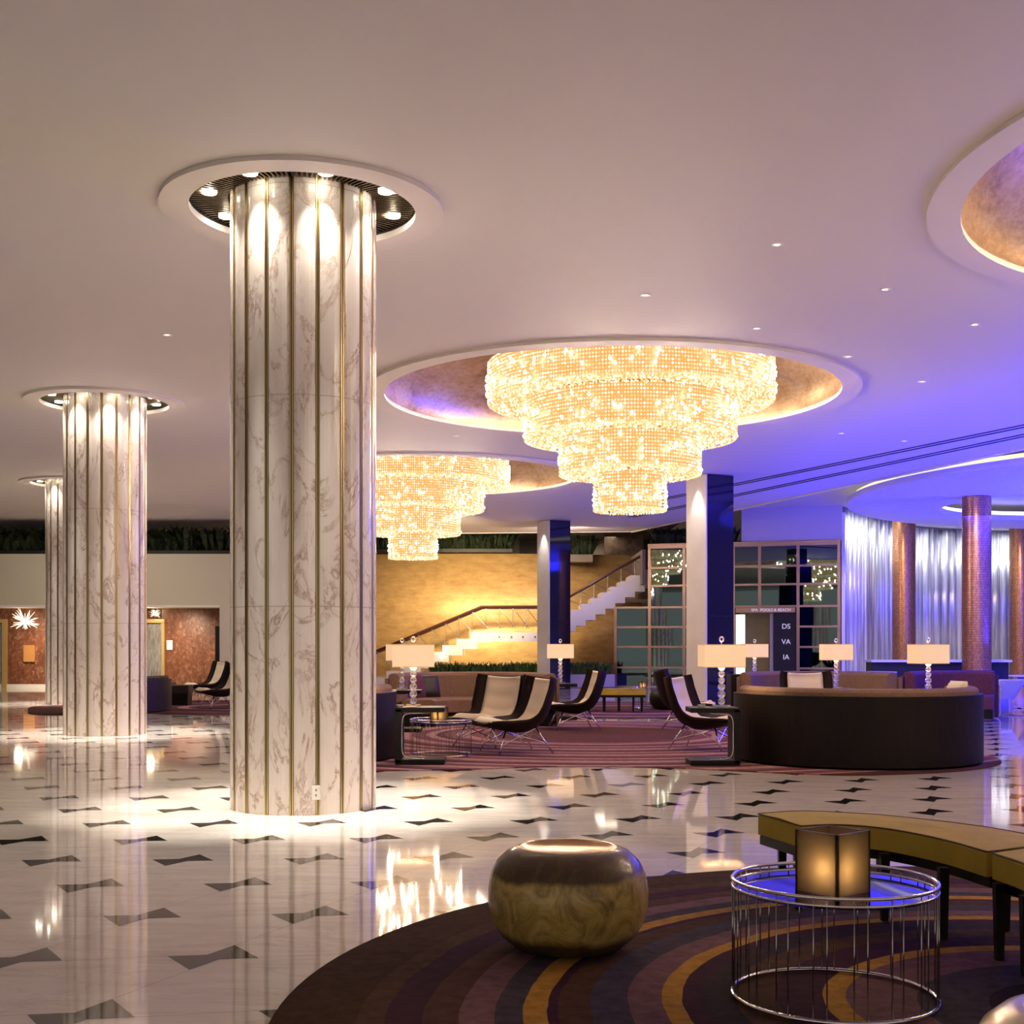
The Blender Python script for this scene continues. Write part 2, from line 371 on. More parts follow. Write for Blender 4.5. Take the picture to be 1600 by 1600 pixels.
def holed(name, outer, holes, z0, z1, m, parent=None):
    # flat slab with holes, made by filling a 2D curve
    cu = bpy.data.curves.new('tmp', 'CURVE'); cu.dimensions = '2D'; cu.fill_mode = 'BOTH'; cu.extrude = (z1-z0)/2
    for loop in [outer]+holes:
        sp = cu.splines.new('POLY'); sp.points.add(len(loop)-1); sp.use_cyclic_u = True
        for p, (x, y) in zip(sp.points, loop): p.co = (x, y, 0, 1)
    o = bpy.data.objects.new('tmp', cu); COL.objects.link(o)
    bpy.context.view_layer.update()
    me = bpy.data.meshes.new_from_object(o.evaluated_get(bpy.context.evaluated_depsgraph_get()))
    bpy.data.objects.remove(o); bpy.data.curves.remove(cu)
    me.transform(Matrix.Translation((0, 0, (z0+z1)/2))); me.name = name; me.materials.clear(); me.materials.append(m)
    ob = bpy.data.objects.new(name, me); COL.objects.link(ob)
    if parent: ob.parent = parent
    return ob
def struct(o): o['kind'] = 'structure'; return o
def wall(name, a, b, z0, z1, m, t=.15, uv=False):
    dx, dy = b[0]-a[0], b[1]-a[1]; L = math.hypot(dx, dy); nx, ny = -dy/L*t, dx/L*t
    return struct(MB().prism([a, b, (b[0]+nx, b[1]+ny), (a[0]+nx, a[1]+ny)], z0, z1).build(name, m))

# ================================================================== STRUCTURE
ZC = 5.14; ZL = 5.10
COLS = [(-1.79, 11.04), (-6.30, 19.9), (-10.2, 29.9)]
CHAN = [(1.78, 19.39), (-2.22, 28.8), (7.12, 10.1)]
COF = [(1.48, 19.39), (-1.95, 28.8), (7.12, 10.1)]
# floor with inlaid bow ties and joints
PC = [[-2.18867,5.68582],[.29355,.89502],[.00258,-.00355],[.85574,.03472],[-.00549,.00629],[-.00033,.01016]]
def lat(i, j):
    ic = min(max(i, -5), 6); jc = min(max(j, -2), 9)
    def T(i, j): return np.array([1, j, j*j, i, i*j, i*i])
    C = np.array(PC); p = T(ic, jc)@C
    ei = np.array([0,0,0,1,jc,2*ic])@C; ej = np.array([0,1,2*jc,0,ic,0])@C
    return p+ei*(i-ic)+ej*(j-jc), ei, ej
fb = MB()
fb.add([(-30,-8,0), (32,-8,0), (32,62,0), (-30,62,0)], [(0,1,2,3)])
V6 = [(-.204,.017), (-.052,-.222), (.035,-.042), (.204,-.017), (.052,.222), (-.035,.042)]
_, E1, E2 = lat(0, 2); INV = np.linalg.inv(np.array([E1, E2]).T)
REL = [INV@np.array(v) for v in V6]
def bow(i, j):
    p, a, b = lat(i, j); return [p+a*r[0]+b*r[1] for r in REL]
for j in range(-4, 42):
    for i in range(-34, 22):
        p, a, b = lat(i, j)
        if not (-17 < p[0] < 18 and 2 < p[1] < 38) or abs(p[0]) > p[1]*.45+1.5: continue
        q6 = bow(i, j)
        fb.cur = 1; fb.add([(x, y, .0008) for x, y in q6], [(5,0,1,2), (2,3,4,5)])
        if p[1] < 16:
            fb.cur = 2
            for A, B in ((q6[3], bow(i+1, j)[0]), (q6[4], bow(i, j+1)[1])):
                d = B-A; d = d/np.linalg.norm(d); n_ = np.array([-d[1], d[0]])*.0022
                fb.add([(*(A-n_), .0005), (*(B-n_), .0005), (*(B+n_), .0005), (*(A+n_), .0005)], [(0,1,2,3)])
struct(fb.build('floor', [M['floor'], M['inlay'], M['joint']], fix=False))
# main ceiling
outer = [(-30,-8), (16,-8), (13.0,14.3), (9.8,24.6), (4.0,43.0), (-4,44), (-30,44)]
holes = [circle(x, y, .962, 64) for x, y in COLS]+[circle(x, y, 3.40) for x, y in COF]
struct(holed('ceiling', outer, holes, ZC, ZC+.018, M['ceiling']))
for x, y in COLS: tag(struct(holed('trim_column_collar', circle(x, y, 1.203, 64), [circle(x, y, .960, 64)], ZL, ZC-.001, M['lip'])))
for x, y in COF:
    struct(holed('trim_coffer_collar', circle(x, y, 3.68), [circle(x, y, 3.395)], ZL, ZC-.001, M['lip']))
    prof = [(3.405, ZL), (3.41, ZC+.02)]+[(3.41*math.cos(t), ZC+.02+1.25*math.sin(t)) for t in np.linspace(.02, PI/2-.001, 18)]
    struct(MB().lathe(prof, 96, (x, y, 0)).build('ceiling_coffer_dome', M['leaf'], smooth=True))
# soffit edge line and raised lounge ceiling
e0, e1 = (4.0,43.0), (13.0,14.3)
struct(MB().tube([(9.8,24.6,5.12), (4.0,43.0,5.12)], .03, 6).build('trim_ceiling_edge', M['lip']))
struct(MB().tube([(13.0,14.3,5.12), (9.8,24.6,5.12)], .03, 6).build('trim_ceiling_edge', M['lip']))
struct(MB().prism([(16,-8), (34,-8), (34,62), (5.9,62), (5.9,37.2), (9.8,24.6), (13.0,14.3)], 5.62, 5.75).build('ceiling_raised', M['ceiling']))
struct(MB().prism([(5.9,37.2), (5.9,62), (-30,62), (-30,44.1), (-4,44.1), (4.0,43.1)], 5.62, 5.75).build('ceiling_upper_corridor', M['darkwall']))
for a, b in (((16,-8), (13.0,14.3)), ((13.0,14.3), (9.8,24.6)), ((9.8,24.6), (4.0,43.0)), ((4.0,43.0), (-6,44.1))):
    wall('wall_bulkhead', a, b, ZC-.02, 5.62, M['ceiling'], -.1)
# linear slots
def slot(x0, y0, x1, y1):
    a = at(x0, y0, 3.74*FPX/(HZ-y0)); b = at(x1, y1, 3.74*FPX/(HZ-y1))
    d = Vector(b)-Vector(a); n_ = Vector((-d.y, d.x, 0)).normalized()
    mb = MB()
    for o in (-.11, .07):
        p = [Vector(a)+n_*o, Vector(b)+n_*o, Vector(b)+n_*(o+.05), Vector(a)+n_*(o+.05)]
        mb.prism([(v.x, v.y) for v in p], ZC-.012, ZC+.002)
    return mb
for k, (a, lab) in enumerate((((975,792,1640,657), 'long dark linear air slot in the violet ceiling, nearer of two'), ((985,808,1640,671.5), 'long dark linear air slot in the violet ceiling, nearer the lounge'))):
    tag(slot(*a).build('linear_ceiling_slot', M['black']), lab, 'ceiling vent', 'linear slots in the ceiling')
# lounge disc ceiling cloud
def ring2(c0, r0, c1, r1, z0, z1, name, m):
    return holed(name, circle(*c0, r0, 128), [circle(*c1, r1, 96)], z0, z1, m)
tc_ = thing('ceiling_cloud', 'large round dropped ceiling disc with glowing cove over the lounge', 'ceiling disc', (18.2,32.2,5.1))
d = ring2((0,0), 9.5, (-2.4,2.3), 4.1, 0, .14, 'disc', M['ceiling']); d.parent = tc_
for k, (c_, r_, nm, a0, a1) in enumerate((((0,0), 9.30, M['covewarm'], R(150), R(235)), ((-2.4,2.3), 4.28, M['cove'], 0, 2*PI))):
    o = MB().lathe([(r_-.03, .15), (r_-.03, .26), (r_+.03, .26), (r_+.03, .15)], 96, (*c_, 0), a0, a1).build('cove_light_strip', nm, tc_)

struct(MB().box((33, 27, 3), (.2, 70, 6)).build('wall_light_block_right', M['lav']))  # unseen walls on three sides, added to keep world light out
struct(MB().box((-30, 27, 3), (.2, 70, 6)).build('wall_light_block_left', M['plaster']))
struct(MB().box((0, 62, 3), (64, .2, 6)).build('wall_light_block_far', M['darkwall']))
# walls far left: soffit, lift lobby
struct(MB().box((-13.75, 39.6, 3.30), (11.5, 1.2, 1.62)).build('wall_soffit_left', M['plaster']))
struct(MB().box((-13.75, 38.97, 2.52), (11.5, .06, .07)).build('trim_soffit', M['whitetrim']))
struct(MB().box((-15.0, 41.9, 2.5), (14, .2, 5)).build('wall_back_left', M['black']))
struct(MB().box((-14.6, 40.3, 1.25), (6.4-.9, .2, 2.5)).build('wall_red_marble', M['redmarble']))
struct(MB().box((-9.75, 40.3, 1.25), (2.95-.55, .2, 2.5)).build('wall_red_marble', M['redmarble']))
struct(MB().box((-11.5, 40.5, 1.25), (1.3, .1, 2.5)).build('wall_red_marble', M['redmarble']))
struct(MB().box((-14.6, 40.12, .06), (5.5, .12, .12)).build('baseboard_left', M['whitetrim']))
wall('wall_side_left', (-8.62,40.4), (-8.0,36.5), 0, 2.5, M['plaster'], -.3)
t = thing('lift_door', 'silver relief lift door in gold frame, on the red marble wall', 'door', (-11.25, 40.15, 0))
MB().box((0, 0, 1.0), (.62, .05, 2.0)).build('door_leaf', M['silverdoor'], t)
f = MB(); f.box((-.36, -.03, 1.02), (.10, .12, 2.04)); f.box((.36, -.03, 1.02), (.10, .12, 2.04)); f.box((0, -.03, 2.09), (.82, .12, .12)); f.build('door_frame', M['golddoor'], t)
t = thing('lift_door', 'gold framed lift door cut by the left edge of the picture', 'door', (-16.1, 40.12, 0))
MB().box((0, 0, 1.0), (.5, .05, 2.0)).build('door_leaf', M['silverdoor'], t)
f = MB(); f.box((.28, -.03, 1.02), (.14, .12, 2.04)); f.box((0, -.03, 2.09), (.7, .12, .12)); f.build('door_frame', M['golddoor'], t)
p = at(263, 1008, 40); tag(MB().box((p[0], 40.15, p[2]), (.18, .02, .30)).build('wall_notice', M['white']), 'small white notice on the red marble beside the lift', 'sign')
p = at(344.5, 1012, 38.2); tag(MB().box((p[0]+.02, 37.9, .95), (.10, .5, 1.9)).build('doorway_panel', M['black']), 'narrow black door on the pale side wall', 'door')
def sconce(x, y, z, s, label):
    t = thing('wall_sconce', label, 'wall lamp', (x, y, z), 0, 'crystal sconces on the red marble')
    mb = MB()
    for k in range(60):
        a = rng.uniform(0, 2*PI); el = rng.uniform(-.6, 1.2); l = s*rng.uniform(.6, 1.0)
        dv = Vector((math.cos(a)*math.cos(el), -abs(math.sin(a))*math.cos(el)*.6, math.sin(el)))
        mb.tube([(0, 0, 0), tuple(dv*l)], [.035*s, .012*s], 4)
    mb.build('crystal_spray', M['sconce'], t); MB().lathe([(0, -.45*s), (.12*s, -.35*s), (.05*s, -.1*s), (0, 0)], 10).build('mount', M['darkbrass'], t)
    lamp('sconce_light', 'POINT', (x, y-.55, z), 6, (1, .78, .52), .12)
sconce(-15.15, 40.0, 2.05, .5, 'bright crystal spray sconce at the far left')
sconce(-11.15, 40.15, 2.30, .22, 'small crystal sconce above the lift door')
p = at(43, 1021, 40); tag(MB().box((p[0], 40.14, p[2]), (.34, .06, .52)).build('copper_plaque', M['plaque']), 'copper plaque with painted-in glow on red marble under the bright sconce', 'plaque')

# columns
def column(loc, label):
    t = thing('marble_column', label, 'column', (*loc, 0), R(20), 'round marble columns with brass strips', 'thing')
    r = .610; n = 18; H = 5.30
    for k in range(n):
        a = 2*PI*k/n; g = .020
        vs = []; K = 6
        for z in (0, H):
            for i in range(K+1):
                u = -1+2*i/K; da = u*(PI/n)*(1-g/ (PI/n)/r*.9); rr = r+.012*(1-u*u)
                vs.append((rr*math.cos(a+da), rr*math.sin(a+da), z))
            for i in (K, 0):
                u = -1+2*i/K; da = u*(PI/n)*(1-g/(PI/n)/r*.9); vs.append(((r-.05)*math.cos(a+da), (r-.05)*math.sin(a+da), z))
        m_ = K+3; fs = [(i, (i+1)%m_, m_+(i+1)%m_, m_+i) for i in range(m_)]+[tuple(range(m_))[::-1], tuple(range(m_, 2*m_))]
        MB().add(vs, fs).build('marble_panel', M['marble'], t)
        b = a+PI/n; c, s_ = math.cos(b), math.sin(b); mb = MB()
        for o in (-.0095, .0095):
            mb.box(((r-.004)*c-o*s_, (r-.004)*s_+o*c, H/2), (.022, .0125, H), b)
        mb.build('brass_strip', M['brass'], t)
    MB().lathe([(r-.045, 0), (r-.045, H)], 36).build('core', M['black'], t)
    return t
c1_ = column(COLS[0], 'huge pale marble column with brass strips, nearest of the three')
dup(c1_, (*COLS[1], 0), R(33), 'middle marble column with brass strips, left of the big one')
dup(c1_, (*COLS[2], 0), R(5), 'farthest marble column, half hidden behind the middle one')
ang = math.atan2(-11.04, 1.79)+R(9)
o = thing('wall_outlet', 'small white power outlet low on the nearest marble column', 'outlet', (COLS[0][0]+.629*math.cos(ang), COLS[0][1]+.629*math.sin(ang), .185), ang)
MB().box((0, 0, 0), (.012, .07, .115)).build('plate', M['whitetrim'], o, bevel=.003)
mb = MB(); mb.box((.007, 0, .022), (.003, .012, .02)); mb.box((.007, 0, -.022), (.003, .012, .02)); mb.build('sockets', M['steel'], o)
def grille(loc, label):
    t = thing('ceiling_light_ring', label, 'ceiling light', (*loc, 5.16), 0, 'finned light rings round the column tops')
    mb = MB()
    for k in range(110):
        a = 2*PI*k/110; mb.box((.80*math.cos(a), .80*math.sin(a), .06), (.33, .012, .09), a)
    mb.build('radial_fins', M['darkbrass'], t)
    MB().lathe([(.62, .30), (.965, .30), (.965, -.02)], 64).build('housing', M['black'], t)
    for k in range(8):
        a = 2*PI*k/8+R(22)
        MB().lathe([(.0001, .0), (.062, .0), (.075, .06)], 16, (.80*math.cos(a), .80*math.sin(a), 0)).build('spotlight', M['spot'], t)
    return t
g0 = grille(COLS[0], 'dark finned ring with bright spotlights round the nearest column top')
dup(g0, (*COLS[1], 5.16), R(10), 'dark finned ring with spotlights round the middle column top')
dup(g0, (*COLS[2], 5.16), R(20), 'dark finned ring with spotlights round the farthest column top')
for n_, (x, y) in enumerate(COLS):
    for k in range(8):
        a = 2*PI*k/8+R(22)
        lamp('column_fin_glow', 'POINT', (x+.80*math.cos(a), y+.80*math.sin(a), 5.115), .45, (1, .86, .62), .02)
        o = lamp('column_spot', 'SPOT', (x+.84*math.cos(a), y+.84*math.sin(a), 5.09), 760, (1, .92, .80), .03, None, spot_size=R(25), spot_blend=.9); aim(o, (x+1.2*math.cos(a), y+1.2*math.sin(a), 0))
        lamp('column_scallop', 'SPOT', (x+.74*math.cos(a), y+.74*math.sin(a), 5.09), 52, (1, .90, .76), .03, (0, 0, 0), spot_size=R(95), spot_blend=1)

# gold stone wall behind the stairs, curved
gc, gr = (-1.5, 62.0), 17.0
def gw(u, v):
    a = R(-117)+u*R(48); r_ = gr; return (gc[0]+r_*math.cos(a), gc[1]+r_*math.sin(a), v*4.53, u*R(48)*r_, v*4.53)
struct(MB().grid(gw, 60, 2, True).build('wall_gold_stone', M['gold'], smooth=True, solid=.2))
# upper corridor behind it
struct(MB().box((0, 53.0, 3), (26, .2, 6.4)).build('wall_upper_back', M['darkwall']))
struct(MB().box((-1.0, 52.6, 4.6), (2.6, .2, 2.4)).build('wall_upper_panel', M['taupe']))
struct(MB().box((3.0, 52.4, 4.4), (1.5, .2, 2.8)).build('wall_upper_panel', M['taupe']))
struct(MB().box((6.9, 52.0, 4.4), (2.6, .2, 2.8)).build('wall_upper_panel', M['taupe']))
lamp('corridor_light', 'AREA', (2.5, 50, 5.5), 60, (1,.85,.65), 3, (0,0,0))
a_ = at(975, 864, 49.5)
tag(MB().box((a_[0], 49.5, a_[2]), (1.5, .08, 1.5)).build('carved_wall_panel', M['art'], bevel=.02), 'dark patterned wall panel above the top of the stairs', 'wall art')
struct(MB().box((5.2, 47.2, 2.9), (4.4, 3.4, .12)).build('floor_upper_landing', M['taupe']))

def foliage(name, m, parent, pts, w_, h, n, lean=.5, lw=.02):
    mb = MB()
    for _ in range(n):
        k = rng.randint(len(pts)-1); u = rng.rand(); a, b = pts[k], pts[k+1]
        x = a[0]+(b[0]-a[0])*u; y = a[1]+(b[1]-a[1])*u+rng.uniform(-w_, w_)/2; z = a[2]
        an = rng.uniform(0, 2*PI); hh = h*rng.uniform(.45, 1.0); ln = lean*rng.uniform(.2, 1.0)*hh
        dx, dy = math.cos(an), math.sin(an); wx, wy = -dy*lw, dx*lw
        p0 = (x, y, z); p1 = (x+dx*ln*.4, y+dy*ln*.4, z+hh*.6); p2 = (x+dx*ln, y+dy*ln, z+hh*rng.uniform(.75, 1))
        mb.add([(p0[0]-wx*.4, p0[1]-wy*.4, p0[2]), (p0[0]+wx*.4, p0[1]+wy*.4, p0[2]), (p1[0]+wx, p1[1]+wy, p1[2]), (p1[0]-wx, p1[1]-wy, p1[2]), p2], [(0,1,2,3), (3,2,4)])
    o = mb.build(name, m, parent, fix=False); o['kind'] = 'stuff'; return o
def planter(label, pts, w_, h, boxh, n, m=None, lean=.6, lw=.05, box=True, bm_=None, hang=0):
    t = thing('planter', label, 'planter', (0,0,0))
    if box:
        mb = MB()
        for a, b in zip(pts[:-1], pts[1:]):
            d = Vector((b[0]-a[0], b[1]-a[1], 0)); L = d.length; rz = math.atan2(d.y, d.x)
            mb.box(((a[0]+b[0])/2, (a[1]+b[1])/2, a[2]-boxh/2), (L+.02, w_, boxh), rz)
        mb.build('box', bm_ or M['planter'], t)
    foliage('foliage', m or M['leafgreen'], t, pts, w_*.9, h, n, lean, lw)
    return t
planter('long dark planter of leafy plants above the far left wall', [(-18,39.55,4.22), (-6,39.55,4.22)], .9, .82, .1, 3200, lean=1.2, lw=.09, bm_=M['black'])
gp = [(gc[0]+(gr+.1)*math.cos(R(a)), gc[1]+(gr+.1)*math.sin(R(a)), 4.68) for a in range(-117, -82, 4)]
planter('long planter of dark leaves along the top of the gold wall', gp, .6, .80, .12, 5000, lean=1.1, lw=.045, bm_=M['black'])
gp = [at(880, 0, 44.5)[:1]+(44.5, 4.45), at(925, 0, 44.5)[:1]+(44.5, 4.45)]
planter('short leafy planter just right of the slim dark pier', gp, .6, .8, .25, 700, lean=1.0, lw=.06, bm_=M['taupe'])

# glass partition (mirror grid)
PA = Vector((4.39, 41.0, 0)); PD = Vector((math.cos(R(-17)), math.sin(R(-17)), 0)); PN = Vector((PD.y, -PD.x, 0))
def onp(px):  # distance along the partition for image column px
    k = (px-800)/FPX; return (k*PA.y-PA.x)/(PD.x-k*PD.y)
t = thing('glass_partition', 'gridded partition of dark mirrored panes in bronze frames', 'partition', (0,0,0), kind='thing')
ptop = 4.44
xs = [onp(v) for v in (962, 1015, 1069, 1108, 1146, 1187, 1247, 1311)]
zs = [0, .62, 1.28, 1.91, 2.54, 3.22, 3.79, 4.44]
fr = MB()
def pbox(mb, u0, u1, z0, z1, th=.08, off=0):
    c = PA+PD*((u0+u1)/2)+PN*off; mb.box((c.x, c.y, (z0+z1)/2), (abs(u1-u0), th, z1-z0), R(-17))
for k, u in enumerate(xs):
    z1 = 2.57 if k == 0 else ptop+.05
    z0 = 2.5 if k in (5,) else 0
    pbox(fr, u-.045, u+.045, z0, z1)
for z in zs:
    u0 = xs[0] if z < 2.6 else xs[1]
    if z < 2.5:
        pbox(fr, u0, xs[4], z-.028, z+.035); pbox(fr, xs[6], xs[7], z-.028, z+.035)
    else: pbox(fr, u0, xs[7], z-.028, z+.035)
pbox(fr, xs[1]-.05, xs[7]+.05, 4.47, 4.56, .12); 
fr.build('frame', M['frame'], t)
for a in range(7):
    for b in range(7):
        if a == 0 and b > 3: continue
        if a in (4, 5) and b < 4: continue
        mb = MB(); u0, u1 = xs[a]+.045, xs[a+1]-.045
        tl = R(rng.uniform(-.5, .5)); c = PA+PD*((u0+u1)/2)
        mb.box((c.x, c.y, (zs[b]+zs[b+1])/2), (u1-u0, .02, zs[b+1]-zs[b]-.06), R(-17)+tl)
        mb.build('pane', M['mirror'], t)
wall('wall_above_partition', tuple((PA+PD*xs[4]+PD*.25)[:2]), tuple((PA+PD*(xs[7]+.1))[:2]), 4.57, 5.62, M['lav'], .15)
c = PA+PD*(xs[1]); wall('wall_partition_side', (c.x-.12, c.y+.1), (c.x-.12, c.y+4), 3.3, 4.4, M['taupe'], .1)
planter('dark leafy planter above the gridded partition', [tuple((PA+PD*xs[1]-PN*.4)[:2])+(4.62,), tuple((PA+PD*xs[4]-PN*.4)[:2])+(4.62,)], .4, .55, .05, 700, lean=.9, lw=.07, box=False)
# doorway inside the partition
c0 = PA+PD*xs[4]; c1 = PA+PD*xs[6]; BK = -PN
def inner(name, u0, u1, z0, z1, m, off, th=.06):
    mb = MB(); pbox(mb, u0, u1, z0, z1, th, -off); return mb.build(name, m)
struct(inner('wall_doorway_back', onp(1150), onp(1206), 0, 2.5, M['olive'], 1.0))
tag(inner('light_pillar', onp(1149), onp(1162), .05, 2.3, M['lantern'], .25, .25), 'glowing white lantern pillar just inside the doorway', 'lamp')
tag(inner('door_frame_post', onp(1202), onp(1207), 0, 2.33, M['plaster'], .2), 'pale narrow post between the doorway and the black door', 'post')
dl = thing('shop_door', 'tall black door with three pale stencilled symbols', 'door', (0,0,0))
o = inner('door_leaf', onp(1208), onp(1246), 0, 2.34, M['black'], .1); o.parent = dl
def text(body, size, loc, rz, m, name, parent=None, ext=.01, rx=PI/2):
    cu = bpy.data.curves.new(name, 'FONT'); cu.body = body; cu.size = size; cu.align_x = 'CENTER'; cu.align_y = 'CENTER'; cu.extrude = ext
    cu.materials.append(m); t0 = bpy.data.objects.new('tmp', cu); COL.objects.link(t0); bpy.context.view_layer.update()
    me = bpy.data.meshes.new_from_object(t0.evaluated_get(bpy.context.evaluated_depsgraph_get())); bpy.data.objects.remove(t0); me.name = name
    o = bpy.data.objects.new(name, me); COL.objects.link(o); o.location = loc; o.rotation_euler = (rx, 0, rz)
    if parent: o.parent = parent
    return o
for s_, py in (('DS', 979), ('VA', 1003), ('IA', 1027)):
    c = PA+PD*onp(1228)+PN*(-.1+.05); z = 1.4-(py-HZ)/FPX*c.y
    text(s_, .22, (c.x, c.y, z), R(-17), M['letter'], 'door_symbol', dl)
sg = thing('doorway_sign', 'bronze sign band with small letters above the doorway', 'sign', (0,0,0))
o = inner('band', onp(1150), onp(1243), 2.35, 2.50, M['frame'], -.06, .04); o.parent = sg
c = PA+PD*onp(1205)+PN*.10; text('SPA  POOLS & BEACH', .125, (c.x, c.y, 2.425), R(-17), M['letter'], 'sign_letters', sg)

# piers
def pier(px, Y, label):
    t = thing('square_pier', label, 'pier', (at(px, 0, Y)[0], Y+.1, 0), R(26.9), 'square piers faced in marble and black granite', 'thing')
    s_ = .75
    MB().box((0, 0, 2.565), (s_-.02, s_-.02, 5.13)).build('granite_core', M['navy'], t)
    MB().box((-s_/2+.005, 0, 2.565), (.03, s_+.01, 5.13)).build('marble_face', M['pier'], t)
    MB().box((0, -s_/2+.002, 2.0), (s_-.02, .018, .02)).build('joint', M['black'], t)
    return t
pier(1111, 28.7, 'wide square pier with pale side and black face, in front of the partition')
pier(866, 39.3, 'slim distant square pier with pale side and navy face by the stairs')
for px, Y, sx in ((1089, 28.7, -.62), (848, 39.3, -.52)):
    x = at(px, 0, Y)[0]
    lamp('pier_spot', 'SPOT', (x-.15, Y-.22, 5.08), 60, (1,.95,.9), .03, (0, 0, 0), spot_size=R(60), spot_blend=.7)

# staircase
st_ = thing('staircase', 'white zigzag staircase with glass sides and dark handrail', 'staircase', (0,0,0))
YS0, YS1 = 41.8, 43.6
def P2(px, py, Y=YS0): a = at(px, py, Y); return (a[0], a[2])
def flight(p0, p1, n, th, name):
    dx, dz = (p1[0]-p0[0])/n, (p1[1]-p0[1])/n; top = []; bot = []
    for k in range(n):
        x, z = p0[0]+dx*k, p0[1]+dz*k
        top += [(x, z+dz), (x+dx, z+dz)]
        bot += [(x+dx*.45, max(.001, z+dz-th)), (x+dx*1.45, max(.001, z+dz-th))]
    pl = top+[(p1[0]+dx*.45, p1[1])]+bot[::-1]; out = []
    for p in pl:
        if not out or abs(out[-1][0]-p[0])+abs(out[-1][1]-p[1]) > 1e-5: out.append(p)
    nn = len(out); mb = MB()
    mb.add([(x, YS0, z) for x, z in out]+[(x, YS1, z) for x, z in out], [tuple(range(nn)), tuple(range(nn, 2*nn))[::-1]]+[(i, nn+i, nn+(i+1)%nn, (i+1)%nn) for i in range(nn)])
    return mb.build(name, M['stairstone'], st_)
l0 = P2(560, 1079); l1 = P2(757, 988); flight(l0, l1, 9, .33, 'lower_flight')
u0 = P2(862, 979); u1 = P2(1016, 890); flight(u0, u1, 10, .53, 'upper_flight')
MB().box(((l1[0]+u0[0])/2+.1, (YS0+YS1)/2, l1[1]-.151), (u0[0]-l1[0]+.3, YS1-YS0-.02, .30)).build('landing', M['stairstone'], st_)
mb = MB()
for px in (780, 799, 817, 836):
    a = P2(px, 995); mb.box((a[0], YS0-.012, a[1]), (.05, .03, .05))
mb.build('fixing_bolts', M['steel'], st_)
for yy, dpx, nm in ((YS0+.03, 0, 'handrail'), (YS1-.03, 10, 'handrail')):
    pts = [(540,1038), (752,948), (862,948), (990,875), (1014,862)]
    MB().tube([(P2(a, b, YS0)[0], yy, P2(a, b, YS0)[1]) for a, b in pts], .045 if dpx == 0 else .035, 8).build('handrail', M['handrail'], st_)
def zstair(x):
    if x < l0[0]: return 0.2
    if x < l1[0]: return l0[1]+(x-l0[0])/(l1[0]-l0[0])*(l1[1]-l0[1])
    if x < u0[0]: return l1[1]
    return u0[1]+(x-u0[0])/(u1[0]-u0[0])*(u1[1]-u0[1])
def zrail(x):
    pr = [P2(a, b) for a, b in [(540,1038), (752,948), (862,948), (990,875), (1014,862)]]
    for a, b in zip(pr[:-1], pr[1:]):
        if x <= b[0]: return a[1]+(x-a[0])/(b[0]-a[0])*(b[1]-a[1])
    return pr[-1][1]
gl = MB(); rd = []
x = P2(590, 0)[0]; k = 0
while x < u1[0]-.3:
    x2 = x+.42; a, b = zstair(x)+.1, zrail(x)-.03
    mb = MB(); mb.rod((x, YS0+.03, a), (x, YS0+.03, b), .010, 5); mb.rod((x, YS0+.03, b), (x2+.1, YS0+.03, zstair(x2)+.12), .010, 5)
    mb.build('baluster', M['steel'], st_); x = x2+.02
xa = P2(590, 0)[0]
for a, b in ((xa, l1[0]), (l1[0], u0[0]), (u0[0], u1[0])):
    mb = MB(); y = YS0+.07
    mb.add([(a, y, zstair(a)+.15), (b, y, zstair(b-.001)+.15), (b, y, zrail(b)-.05), (a, y, zrail(a)-.05), (a, y+.012, zstair(a)+.15), (b, y+.012, zstair(b-.001)+.15), (b, y+.012, zrail(b)-.05), (a, y+.012, zrail(a)-.05)],
           [(0,1,2,3), (7,6,5,4), (0,4,5,1), (1,5,6,2), (2,6,7,3), (3,7,4,0)])
    mb.build('glass_panel', M['glass'], st_)
# garden bed under the stairs, with small uplights
bp = [(x, y, .42) for x, y in ((-2.60,40.75), (-1.2,40.55), (0,40.5), (.85,40.55))]
planter('pale curved planter bed of spiky grass under the stairs', bp, .9, .46, .40, 1500, M['grass'], .7, .03)
bp = [(1.82,40.6,.42), (2.5,40.6,.42), (3.1,40.8,.42)]
planter('pale planter bed of spiky grass right of the slim pier', bp, .8, .46, .40, 800, M['grass'], .7, .03)
def uplight(px, Y, e, label, tgt=None):
    x = at(px, 0, Y)[0]; t = thing('garden_uplight', label, 'light', (x, Y, .42), 0, 'uplights in the planter beds')
    MB().lathe([(0, .0), (.05, .0), (.05, .14), (.04, .14)], 12).build('housing', M['steel'], t)
    MB().lathe([(.0001, .13), (.045, .13)], 12).build('lens', M['spot'], t)
    o = lamp('uplight_beam', 'SPOT', (x, Y, .60), e, (1, .86, .55), .03, None, spot_size=R(75), spot_blend=.8); aim(o, tgt or (x, Y+3, 3.0))
uplight(776, 41.2, 380, 'bright uplight glowing in the grass below the landing', (at(776,0,41)[0], 45.0, 1.4))
uplight(681, 40.8, 160, 'small uplight in the grass right of the big table lamp', (-3.0, 45, 2.2))
uplight(947, 40.9, 70, 'small uplight in the grass bed left of the partition', (3.0, 45, 2))
uplight(757, 40.7, 30, 'tiny uplight in the grass behind the cream chairs', (-.9, 45, 2))
o = lamp('gold_wall_fill', 'SPOT', (-1.4, 37.5, 4.9), 2100, (1,.78,.42), .5, None, spot_size=R(72), spot_blend=1); aim(o, (-1.6, 45, 2.4))  # added spot, stands in for chandelier light on the gold wall
o = lamp('gold_wall_fill', 'AREA', (1.6, 41.2, 5.0), 70, (1,.80,.60), 1.5, None); aim(o, (1.8, 45.4, 2.2))  # second added lamp brightening the right part of the same wall

